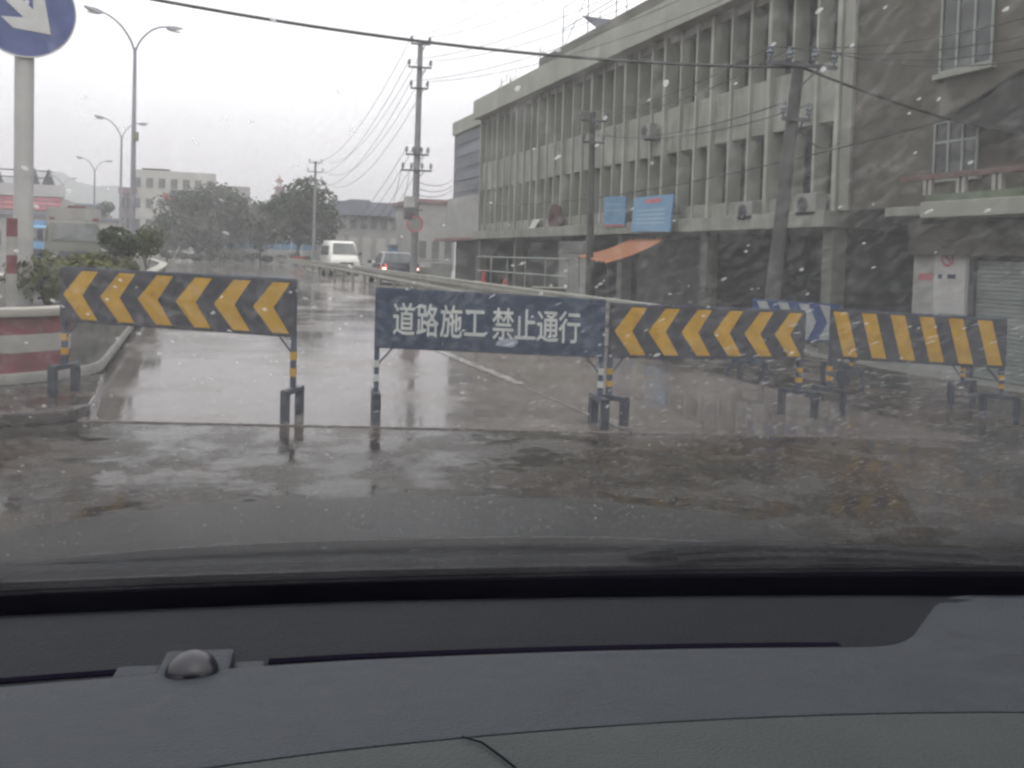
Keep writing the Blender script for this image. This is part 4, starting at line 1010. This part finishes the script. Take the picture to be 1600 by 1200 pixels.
def block(root, x0, x1, ytop, Y, dep_, m, name='wall', zb=0.0, cols=0, rows=0, wy=None, roofm=None):
    a = atY(x0, ytop, Y); b = atY(x1, ytop, Y); z = (a.z+b.z)/2
    MB().box(a.x, b.x, Y, Y+dep_, zb, z).build(name, m, root)
    if roofm: MB().box(a.x-.3, b.x+.3, Y-.3, Y+dep_+.3, z+.002, z+.35).build('roof', roofm, root)
    for r in range(rows):
        for k in range(cols):
            w = (b.x-a.x)/cols; cx = a.x+w*(k+.5); z0 = zb+1.1+r*((z-zb-.6)/max(rows, 1)); hh = min(1.6, (z-zb)/rows*.5)
            wd = MB().box(cx-w*.28, cx+w*.28, Y-.03, Y-.002, z0, z0+hh).build('window', 'dim_glass', root)
            MB().box(cx-w*.30, cx+w*.30, Y-.10, Y-.031, z0-.12, z0-.01).build('window_sill', m, wd)
    return a, b, z
gb = thing('cream_building', 'hazy cream multi storey building with dark entrance bay beyond the trees', 'building', (0, 0, 0))
block(gb, 205, 338, 268, 165, 14, 'cream', cols=7, rows=4)
block(gb, 336, 391, 291, 168, 10, 'cream_dark', 'wing', cols=3, rows=3)
block(gb, 187, 206, 296, 167, 10, 'cream_dark', 'wing', cols=2, rows=3)
a = atY(221, 262, 166); b = atY(266, 266, 166); MB().box(a.x, b.x, 166, 174, 14.5, a.z).build('roof_room', 'cream', gb)
a = atY(266, 296, 164.6); b = atY(291, 335, 164.6); MB().box(a.x, b.x, 164.2, 164.9, b.z, a.z).build('entrance_bay', 'blue_wall', gb)
a = atY(185, 292, 164.5); MB().box(a.x, a.x+2.8, 164.5, 168, a.z-1.0, a.z).build('cornice', 'roof_brown', gb)
p = atY(264, 312, 150); fl = thing('red_flag', 'small red flag in front of the cream building', 'flag', (p.x, p.y, 0))
MB().tube([(-.9, 0, 0), (-.9, 0, p.z+1.6)], .06, 8).build('flag_pole', 'galv', fl)
g1 = MB().grid(lambda u, v: (-.85+1.9*u, .15*math.sin(u*6), p.z+1.2-1.3*u-1.0*v), lin(0, 1, 10), lin(0, 1, 4)).build('cloth', 'red_plastic', fl, smooth=True); g1.modifiers.new('t', 'SOLIDIFY').thickness = .02
pg = thing('pagoda_spire', 'tiny pointed red roofed spire above the tree tops', 'tower', (atY(436, 300, 190).x, 190, 0))
zt_ = atY(436, 272, 190).z
for k in range(4):
    z = zt_-6.5+k*1.4; w = 2.0-.4*k
    MB().box(-w*.6, w*.6, -w*.6, w*.6, 0 if k == 0 else z-.02, z+.8).build('storey', 'cream_dark', pg)
    MB().hexa([(-w, -w, z+.8), (w, -w, z+.8), (w, w, z+.8), (-w, w, z+.8)], [(-w*.4, -w*.4, z+1.4), (w*.4, -w*.4, z+1.4), (w*.4, w*.4, z+1.4), (-w*.4, w*.4, z+1.4)]).build('roof', 'roof_brown', pg)
MB().tube([(0, 0, zt_-1.2), (0, 0, zt_)], .2, 8, .03).build('finial', 'roof_brown', pg)
lb1 = thing('low_shop_building', 'low blue grey roofed shop building behind the vans', 'building', (0, 0, 0))
block(lb1, 512, 640, 322, 112, 10, 'cream_dark', cols=8, rows=2)
a = atY(512, 316, 111.7); b = atY(628, 340, 111.7); MB().box(a.x, b.x, 110.6, 111.9, b.z, a.z+.2).build('blue_fascia', 'roof_grey', lb1)
a = atY(566, 312, 113); b = atY(572, 312, 113); MB().box(a.x-1.5, b.x+.5, 113, 118, 7, a.z).build('roof_room', 'roof_grey', lb1)
lb2 = thing('pale_shop_building', 'low pale building with brownish roof edge right of the tall pole', 'building', (0, 0, 0))
block(lb2, 652, 712, 318, 82, 9, 'white_wall', cols=3, rows=1, roofm='roof_brown')
lb3 = thing('yellowish_wall', 'long low yellowish boundary wall behind the sedan', 'wall', (0, 0, 0))
a = atY(520, 370, 98); b = atY(690, 374, 98); n_ = 8
for k in range(n_): MB().box(a.x+(b.x-a.x)*k/n_+.03, a.x+(b.x-a.x)*(k+1)/n_-.03, 98, 98.3, 0, a.z).build('panel', 'cream', lb3)
for k in range(n_+1): MB().box(a.x+(b.x-a.x)*k/n_-.2, a.x+(b.x-a.x)*k/n_+.2, 97.9, 98.4, 0, a.z+.3).build('pillar', 'cream_dark', lb3)
a = atY(619, 380, 90); bb = thing('blue_kiosk', 'small bright blue kiosk behind the sedan', 'kiosk', (a.x, 90, 0))
MB().box(-.5, 1.6, 0, 1.6, 0, 2.2).build('wall', 'blue_hoard', bb); MB().box(-.7, 1.8, -.3, 1.8, 2.2, 2.35).build('roof', 'roof_grey', bb); MB().box(.2, 1.2, -.03, 0, 1.0, 1.8).build('hatch', 'dark_glass', bb)
hb = thing('blue_hoarding', 'long blue topped site hoarding behind the roadside trees', 'fence', (0, 0, 0))
a = atY(300, 368, 122); b = atY(505, 368, 122); n_ = 12
for k in range(n_):
    x0, x1 = a.x+(b.x-a.x)*k/n_+.04, a.x+(b.x-a.x)*(k+1)/n_-.04
    MB().box(x0, x1, 122, 122.1, 1.6, 3.0).build('blue_panel', 'blue_hoard', hb); MB().box(x0, x1, 122.02, 122.12, 0, 1.59).build('lower_panel', 'off_white', hb)
# left side
pb = thing('pink_front_building', 'building with faded red tiled front, white parapet and dark triangular roof frames', 'building', (0, 0, 0))
a, b, z = block(pb, -120, 97, 304, 124, 12, 'cream_dark')
a2 = atY(97, 330, 123.9); c2 = atY(97, 304, 123.9); x0 = atY(-120, 304, 124).x
nn = 9
for r in range(3):
    for k in range(nn):
        wx = (b.x-a.x)/nn; MB().box(a.x+wx*k+.05, a.x+wx*(k+1)-.05, 123.8, 123.99, a2.z+(z-a2.z)*r/3+.05, a2.z+(z-a2.z)*(r+1)/3-.05).build('front_panel', 'pink_board', pb)
MB().box(a.x-.2, b.x+.2, 123.6, 125, z+.01, atY(97, 290, 124).z).build('parapet', 'off_white', pb)
zp = atY(97, 291, 124).z
for px0, px1 in ((45, 62), (65, 86), (-15, 5), (-45, -22)):
    l_ = atY(px0, 291, 124.5); r_ = atY(px1, 291, 124.5); m__ = (l_+r_)/2
    MB().prism([(l_.x, 124.2, zp), (r_.x, 124.2, zp), (m__.x, 124.2, zp+2.0)], (0, 1.2, 0)).build('roof_frame', 'steel_dark', pb)
for zz in (zp+.9, zp+1.75):
    MB().tube([(atY(-120, 280, 124).x, 124.8, zz), (atY(80, 280, 124).x, 124.8, zz)], .08, 6).build('roof_rail', 'steel_dark', pb)
ls = thing('grey_shop_row', 'dim grey row of low shops across the opposite carriageway', 'building', (0, 0, 0))
block(ls, -160, 120, 335, 112, 8, 'cream_dark', cols=12, rows=1, roofm='roof_grey')
block(ls, 121, 182, 345, 118, 8, 'cream', 'annexe', cols=3, rows=1, roofm='roof_grey')
ls2 = thing('far_shed', 'hazy dark roofed shed beyond the lorries', 'building', (0, 0, 0))
block(ls2, 96, 150, 322, 150, 9, 'cream_dark', cols=4, rows=1, roofm='roof_grey')
p = at(120, 332, 56); rl = thing('red_shop_sign', 'small red shop sign on post above the pale lorry', 'sign', (p.x, p.y, 0))
MB().box(-.5, .5, -.05, .05, p.z-.3, p.z+.4).build('panel', 'red_paint', rl); MB().tube([(0, 0.1, 0), (0, .1, p.z)], .05, 8).build('post', 'steel_dark', rl)

# ------------------------------------------------------------------ the car we sit in
HDG = rad(9.5)
car = thing('car', 'grey car seen from inside, its dashboard, windscreen and bonnet in the foreground', 'car', (0, 0, 0), -HDG)
M['dash_low'] = mat('grey_green_dash_plastic', (0.030, 0.0345, 0.0345), 0.58, col2=(0.037, 0.042, 0.042), scale=16, bump=0.3, bscale=420, spec=0.2)
M['dash_pad'] = mat('grey_dash_plastic', (0.0205, 0.0235, 0.0295), 0.55, col2=(0.032, 0.036, 0.043), scale=26, bump=0.3, bscale=420, rvar=0.06, spec=0.2)
M['dash_dark'] = mat('shade_toned_dash_plastic', (0.0062, 0.0072, 0.0095), 0.55, col2=(0.0085, 0.0095, 0.012), scale=16, bump=0.3, bscale=420, spec=0.08)  # shade of the sunken trough put into a darker plastic colour
M['dash_slot'] = mat('black_slot', (0.006, 0.005, 0.01), 0.6, spec=0.0)
M['dome'] = mat('smoked_sensor_dome', (0.010, 0.009, 0.014), 0.22, var=0.1, scale=5, spec=0.45)
M['rubber'] = mat('black_glass_seal', (0.004, 0.004, 0.006), 0.6, spec=0.0)
M['cowl'] = mat('wet_black_cowl_plastic', (0.012, 0.013, 0.016), 0.45, col2=(0.022, 0.023, 0.028), scale=14, bump=0.2, bscale=60, spec=0.25)
M['scuff'] = mat('pale_scuff', (0.240, 0.244, 0.270), 0.7, var=0.15, scale=60)
M['bonnet'] = mat('wet_grey_bonnet_paint', (0.045, 0.044, 0.043), 0.38, var=0.1, scale=8, spec=0.3, coat=0.1)
M['headliner'] = mat('grey_headliner', (0.22, 0.22, 0.21), 0.9)
CUR = 0.085                                     # everything follows the curve of the screen
def cu(u, w=1.0):
    k = max(0.0, min(1.0, (w-.52)/.46)); c_ = .25+(.055-.25)*min(1, k*1.35); m_ = .25+(.08-.25)*k
    return -c_*((u-m_)**2-(.05-m_)**2)
def du(u): return 0.018*(u+.1)                  # rise towards the right
U0, U1 = -0.72, 0.92
us = lin(U0, U1, 66)
def prof_mesh(pts, us_, drop=True):
    """pts: list of (w,z) or functions of u"""
    mb = MB(); n = len(pts)
    for u in us_:
        for p in pts:
            w, z = p(u) if callable(p) else p
            mb.v.append((u, w+cu(u, w), z-(.013-.006*max(0, min(1, (w-.72)/.2)) if drop else 0)-.012*max(0, u)*(1 if drop else .6)))
    for i in range(len(us_)-1):
        for j in range(n-1): mb.f.append((i*n+j, (i+1)*n+j, (i+1)*n+j+1, i*n+j+1))
    return mb
# lower, lighter top of the dash
low = [(0.30, 0.70), (0.345, 0.95), (0.365, 1.05), (0.385, 1.083), (0.41, 1.097), (0.45, 1.0985), (0.50, 1.0905), (0.515, 1.0878), (0.5185, 1.0872), (0.5190, 1.084)]
dash = prof_mesh(low, us).build('dashboard', 'dash_low', car, smooth=True, recalc=False)
# soft pad above it; past the end of the trough it runs on to the glass
def edge(u): return 0.728+0.250*sstep(0.43, 0.71, u)
def pad_z(w): return 1.0862-0.195*(w-0.52) if w < .728 else 1.04564-.205*(w-.728)
def pp(k):
    def f(u):
        e_ = edge(u); w = 0.521+(e_-0.521)*k
        return (w, pad_z(w)+.0012)
    return f
pad_pts = [(0.5203, 1.083), (0.5208, 1.0870)]+[pp(k) for k in lin(0.02, 0.955, 14)]+[lambda u: (edge(u)-.003, pad_z(edge(u))-.001), lambda u: (edge(u), pad_z(edge(u))-.006), lambda u: (edge(u)+.001, pad_z(edge(u))-.03)]
pad = prof_mesh(pad_pts, lin(U0, U1, 110)).build('dash_pad', 'dash_pad', car, smooth=True, recalc=False)
# sunken defroster panel in front of it
def trz(w, z):
    def f(u):
        k = sstep(0.36, 0.66, u-(w-.73)*.7); return (w, z+(pad_z(w)+.0004-z)*k)
    return f
tr = prof_mesh([trz(*q) for q in ((0.722, 1.034), (0.74, 1.0328), (0.76, 1.0315), (0.80, 1.0275), (0.83, 1.0237), (0.86, 1.0195), (0.89, 1.0142), (0.92, 1.0085), (0.955, 1.0), (0.99, 0.992))], lin(U0, U1, 54)).build('defroster_panel', 'dash_dark', car, smooth=True, recalc=False)
def slot(u0, u1):
    n = max(4, int((u1-u0)/.02)); mb = MB()
    L_ = [(u, 0.756+cu(u, .756), 1.032-.0127-.012*max(0, u)) for u in lin(u0, u1, n)]
    b = 0
    for (u, w, z) in L_: mb.v += [(u, w, z-.004), (u, w+.0085, z-.004), (u, w+.0085, z+.0016), (u, w, z+.0016)]
    for i in range(n-1):
        for k in range(4): mb.f.append((4*i+k, 4*i+4+k, 4*i+4+(k+1) % 4, 4*i+(k+1) % 4))
    mb.f += [(0, 1, 2, 3), (4*n-1, 4*n-2, 4*n-3, 4*n-4)]
    return mb.build('vent_slot', 'dash_slot', tr)
slot(U0, -0.165); slot(-0.062, 0.432)
# sun sensor
SU = -0.113
sw = 0.715+cu(SU, .72)
sens = MB(); rings = 9; nseg = 26
for i in range(rings):
    a = math.pi/2*i/(rings-1)
    for k in range(nseg):
        t = 2*math.pi*k/nseg; sens.v.append((SU+.0195*math.cos(a)*math.cos(t), sw+.0195*math.cos(a)*math.sin(t), 1.0355+.0165*math.sin(a)))
for i in range(rings-1):
    for k in range(nseg): sens.f.append((i*nseg+k, i*nseg+(k+1) % nseg, (i+1)*nseg+(k+1) % nseg, (i+1)*nseg+k))
sb_ = MB().box(SU-.026, SU+.026, sw-.022, sw+.042, 1.012, 1.0365).build('sensor_base', 'dash_pad', car, bevel=.004)
sens.build('sensor_dome', 'dome', car, smooth=True)
MB().box(SU-.060, SU-.0265, sw+.014, sw+.034, 1.012, 1.029).build('clip', 'dash_pad', car, bevel=.003)
MB().box(SU+.0265, SU+.050, sw+.014, sw+.034, 1.012, 1.029).build('clip', 'dash_pad', car, bevel=.003)
# airbag seam in the lower panel
seam = [(0.066, 0.517), (0.076, 0.505), (0.084, 0.48), (0.091, 0.455), (0.096, 0.42)]
MB().tube([(u, w+cu(u, w), -.013+{0: 1.0885, 1: 1.0905, 2: 1.0945, 3: 1.0985, 4: 1.0975}[i]) for i, (u, w) in enumerate(seam)], .0006, 6).build('airbag_seam', 'dash_slot', dash)
# glass seal, windscreen
GB = 0.985
def gbase(u): return GB+cu(u)
prof_mesh([(0.9535, 0.965), (0.955, 0.9985), (0.960, 1.010), (0.975, 1.0125), (0.995, 1.0115), (1.003, 0.990)], us, False).build('glass_seal', 'rubber', car, smooth=True, recalc=False)
RAKE = rad(25.5)
def glass_pt(u, s):
    rk = RAKE+0.05*s*0
    return (u, gbase(u)-s*math.cos(rk), 1.006+s*math.sin(rk)+0.015*s*(1.2-s)-.03*(u-.1)**2*s)
gm = bpy.data.materials.new('wet_windscreen_glass'); gm.use_nodes = True
t = gm.node_tree; N = t.nodes.new; K = t.links.new
for n in list(t.nodes):
    if n.type != 'OUTPUT_MATERIAL': t.nodes.remove(n)
go = t.nodes['Material Output']
tr_ = N('ShaderNodeBsdfTransparent'); tr_.inputs[0].default_value = (0.955, 0.965, 0.96, 1)
df = N('ShaderNodeBsdfDiffuse'); df.inputs[0].default_value = (0.7, 0.7, 0.7, 1)
tl = N('ShaderNodeBsdfTranslucent'); tl.inputs[0].default_value = (0.82, 0.81, 0.79, 1)
gl = N('ShaderNodeBsdfGlossy'); gl.inputs['Roughness'].default_value = 0.03; gl.inputs['Color'].default_value = (0.9, 0.9, 0.92, 1)
def schlick(N, K, f0, mul=1.0):
    lw = N('ShaderNodeLayerWeight'); lw.inputs['Blend'].default_value = 0.5
    pw = N('ShaderNodeMath'); pw.operation = 'POWER'; pw.inputs[1].default_value = 5.0; K(lw.outputs['Facing'], pw.inputs[0])
    ma = N('ShaderNodeMath'); ma.operation = 'MULTIPLY_ADD'; ma.inputs[1].default_value = (1-f0)*mul; ma.inputs[2].default_value = f0*mul; K(pw.outputs[0], ma.inputs[0])
    return ma.outputs[0]
gp = N('ShaderNodeTexCoord'); n1 = N('ShaderNodeTexNoise'); n1.inputs['Scale'].default_value = 9; n1.inputs['Detail'].default_value = 2
mp = N('ShaderNodeMapping'); mp.inputs['Rotation'].default_value = (0, 0, rad(-25)); mp.inputs['Scale'].default_value = (1.0, 0.45, 0.45)
K(gp.outputs['Object'], mp.inputs['Vector']); K(mp.outputs[0], n1.inputs['Vector'])
n2 = N('ShaderNodeTexNoise'); n2.inputs['Scale'].default_value = 240; n2.inputs['Detail'].default_value = 2; n2.inputs['Roughness'].default_value = .7; K(mp.outputs[0], n2.inputs['Vector'])
m1 = N('ShaderNodeMapRange'); m1.inputs[1].default_value = .3; m1.inputs[2].default_value = .75; m1.inputs[3].default_value = .006; m1.inputs[4].default_value = .019
m2 = N('ShaderNodeMapRange'); m2.inputs[1].default_value = .50; m2.inputs[2].default_value = .78; m2.inputs[3].default_value = 0.0; m2.inputs[4].default_value = .045
K(n1.outputs['Fac'], m1.inputs[0]); K(n2.outputs['Fac'], m2.inputs[0])
am = N('ShaderNodeMath'); am.operation = 'ADD'; K(m1.outputs[0], am.inputs[0]); K(m2.outputs[0], am.inputs[1])
xa = N('ShaderNodeMixShader'); xb = N('ShaderNodeMixShader')
K(am.outputs[0], xa.inputs[0]); K(tr_.outputs[0], xa.inputs[1]); K(tl.outputs[0], xa.inputs[2])
K(schlick(N, K, 0.035, 0.9), xb.inputs[0]); K(xa.outputs[0], xb.inputs[1]); K(gl.outputs[0], xb.inputs[2])
K(xb.outputs[0], go.inputs['Surface'])
M['glass'] = gm
ws = MB().grid(glass_pt, lin(U0, U1, 30), lin(0, 1.14, 24)).build('windscreen', 'glass', car, smooth=True, recalc=False)
sm = ws.modifiers.new('thick', 'SOLIDIFY'); sm.thickness = .005; sm.offset = 1
# rain drops and smears on the outside of the glass
dm = bpy.data.materials.new('rain_water'); dm.use_nodes = True
t = dm.node_tree; N = t.nodes.new; K = t.links.new
for n in list(t.nodes):
    if n.type != 'OUTPUT_MATERIAL': t.nodes.remove(n)
a_ = N('ShaderNodeBsdfTransparent'); a_.inputs[0].default_value = (.85, .86, .87, 1)
b_ = N('ShaderNodeBsdfGlossy'); b_.inputs['Roughness'].default_value = .12
c_ = N('ShaderNodeBsdfTranslucent'); c_.inputs[0].default_value = (.9, .9, .9, 1)
s1 = N('ShaderNodeMixShader'); s1.inputs[0].default_value = 0.28; s2 = N('ShaderNodeMixShader')
K(a_.outputs[0], s1.inputs[1]); K(c_.outputs[0], s1.inputs[2]); K(schlick(N, K, 0.02), s2.inputs[0]); K(s1.outputs[0], s2.inputs[1]); K(b_.outputs[0], s2.inputs[2])
K(s2.outputs[0], t.nodes['Material Output'].inputs['Surface'])
M['rain'] = dm
random.seed(5)
mb = MB()
def drop(u, s, ru, rs, ang, h):
    p = Vector(glass_pt(u, s)); e_ = 1e-3
    du_ = (Vector(glass_pt(u+e_, s))-p).normalized(); ds_ = (Vector(glass_pt(u, s+e_))-p).normalized(); nn_ = du_.cross(ds_).normalized()
    if nn_.z < 0: nn_ = -nn_
    p = p+nn_*.0056
    x = du_*math.cos(ang)+ds_*math.sin(ang); y = -du_*math.sin(ang)+ds_*math.cos(ang)
    b = len(mb.v); k = 7; off = random.random()
    for i in range(k):
        a = 2*math.pi*(i+off)/k; q = random.uniform(.8, 1.15); mb.v.append(tuple(p+x*ru*q*math.cos(a)+y*rs*q*math.sin(a)))
    for i in range(k):
        a = 2*math.pi*(i+off)/k; mb.v.append(tuple(p+nn_*h*.8+(x*ru*math.cos(a)+y*rs*math.sin(a))*.55))
    mb.v.append(tuple(p+nn_*h))
    for i in range(k):
        j = (i+1) % k; mb.f.append((b+i, b+j, b+k+j, b+k+i)); mb.f.append((b+k+i, b+k+j, b+2*k))
for _ in range(2600):
    u = random.uniform(-.5, .75); s = random.uniform(.02, 1.0)
    r = random.uniform(.0004, .0010)*(1.25-.55*s)
    if random.random() < .06: r *= 1.6
    drop(u, s, r, r*random.uniform(1.3, 2.2), random.gauss(0, .3), r*.45)
for _ in range(2600):      # wind blown streaks, denser on the right
    u = random.triangular(-.1, .75, .5); s = random.uniform(.03, .75)
    r = random.uniform(.0004, .0008); drop(u, s, r*random.uniform(2, 4.5), r*.6, rad(random.gauss(62, 10)), r*.4)
for _ in range(9):
    u = random.uniform(-.1, .6); s = random.uniform(.02, .2)
    for q in range(6): drop(u+random.gauss(0, .005), s+random.gauss(0, .003), random.uniform(.001, .003), .0007, rad(random.gauss(30, 15)), .0005)
rd = mb.build('raindrops', 'rain', ws, smooth=True, recalc=False); rd['kind'] = 'stuff'

# cowl, wipers, bonnet
cw = prof_mesh([(1.004, 0.985), (1.02, 0.9865), (1.07, 0.985), (1.12, 0.984), (1.17, 0.978), (1.20, 0.962)], lin(U0-.05, U1, 60), False).build('cowl', 'cowl', car, smooth=True, recalc=False)
def wiper(u0, u1, w0, name='wiper'):
    L_ = lin(u0, u1, 18)
    arm = MB().tube([(u, w0+cu(u)-.01*math.sin((u-u0)/(u1-u0)*math.pi), .980+.016*math.sin(((u-u0)/(u1-u0))**.6*math.pi)) for u in L_], .010, 8).build(name, 'cowl', car, smooth=True)
    MB().tube([(u, w0-.022+cu(u), .979+.012*math.sin(((u-u0)/(u1-u0))**.7*math.pi)) for u in lin(u0+.12*(u1-u0), u1, 18)], .006, 6).build('blade', 'cowl', arm)
wiper(.34, .80, 1.10)
MB().tube([(u, 1.035+cu(u), .9885) for u in lin(.30, .92, 12)], .0022, 6).build('trim_strip', 'chrome', car)
UC = 0.08
def bon(u, w):
    x = (u-UC)/.80; k = (w-1.19)/.75
    z = .966-.125*k-.10*max(0, k-.72)**2*6-.05*abs(x)**3.2-.14*max(0, abs(x)-.8)*2
    return (u, w-.10*x*x*(1+.5*k), z)
bo = MB().grid(bon, lin(UC-.86, UC+.86, 44), lin(1.16, 2.12, 30)).build('bonnet', 'bonnet', car, smooth=True, recalc=False)
bo.modifiers.new('thick', 'SOLIDIFY').thickness = -.02
for s in (-1, 1):
    MB().box(UC+s*.80-.06, UC+s*.80+.06, -1.9, 1.9, .28, .80).build('body_side', 'bonnet', car, bevel=.03)
    MB().box(UC+s*.83-.03, UC+s*.83+.03, -1.6, .80, .80, .99).build('door_top', 'dash_dark', car, bevel=.02)
    a = glass_pt(U0 if s < 0 else U1, 0); b = glass_pt(U0 if s < 0 else U1, 1.16)
    MB().bar((a[0]+s*.02, a[1]+.03, a[2]-.03), (b[0]+s*.0, b[1], b[2]), .06, .07).build('pillar', 'dash_dark', car, bevel=.01)
    MB().box(UC+s*.80-.04, UC+s*.80+.04, -.75, -.62, .99, 1.50).build('pillar', 'dash_dark', car, bevel=.01)
    MB().box(UC+s*.30-.26 if s > 0 else UC-.56, UC+s*.30+.26 if s > 0 else UC-.04, -.95, -.75, .5, 1.2).build('seat_back', 'dash_dark', car, bevel=.05)  # seats out of view, put in to stop light from behind
MB().box(UC-.82, UC+.82, 1.6, 2.05, .25, .74).build('front_end', 'bonnet', car, bevel=.05)
gt = glass_pt(0.1, 1.14)
MB().hexa([(U0, gt[1]-2.1, gt[2]+.0), (U1, gt[1]-2.1, gt[2]+.0), (U1, gt[1]+.0, gt[2]-.02), (U0, gt[1]+.0, gt[2]-.02)], [(U0, gt[1]-2.1, gt[2]+.03), (U1, gt[1]-2.1, gt[2]+.03), (U1, gt[1]+.0, gt[2]+.012), (U0, gt[1]+.0, gt[2]+.012)]).build('roof', 'headliner', car)
MB().box(U0, U1, -2.2, -2.1, .3, 1.5).build('rear_light_stop', 'dash_dark', car)  # unseen panel added to stop light entering at the rear
MB().box(UC-.74, UC+.74, -2.1, .29, .26, .30).build('floor', 'dash_dark', car)

# ------------------------------------------------------------------ rain haze
hz = MB().box(-1500, 1500, -500, 1700, -5, 92).build('haze', None)
tag(hz, 'pale rain haze filling the air', 'haze', kind='stuff')
hm = bpy.data.materials.new('rain_haze'); hm.use_nodes = True
t = hm.node_tree
for n in list(t.nodes):
    if n.type != 'OUTPUT_MATERIAL': t.nodes.remove(n)
pv = t.nodes.new('ShaderNodeVolumePrincipled'); pv.inputs['Color'].default_value = (.95, .93, .95, 1); pv.inputs['Density'].default_value = 0.0016
t.links.new(pv.outputs[0], t.nodes['Material Output'].inputs['Volume'])
hz.data.materials.append(hm)
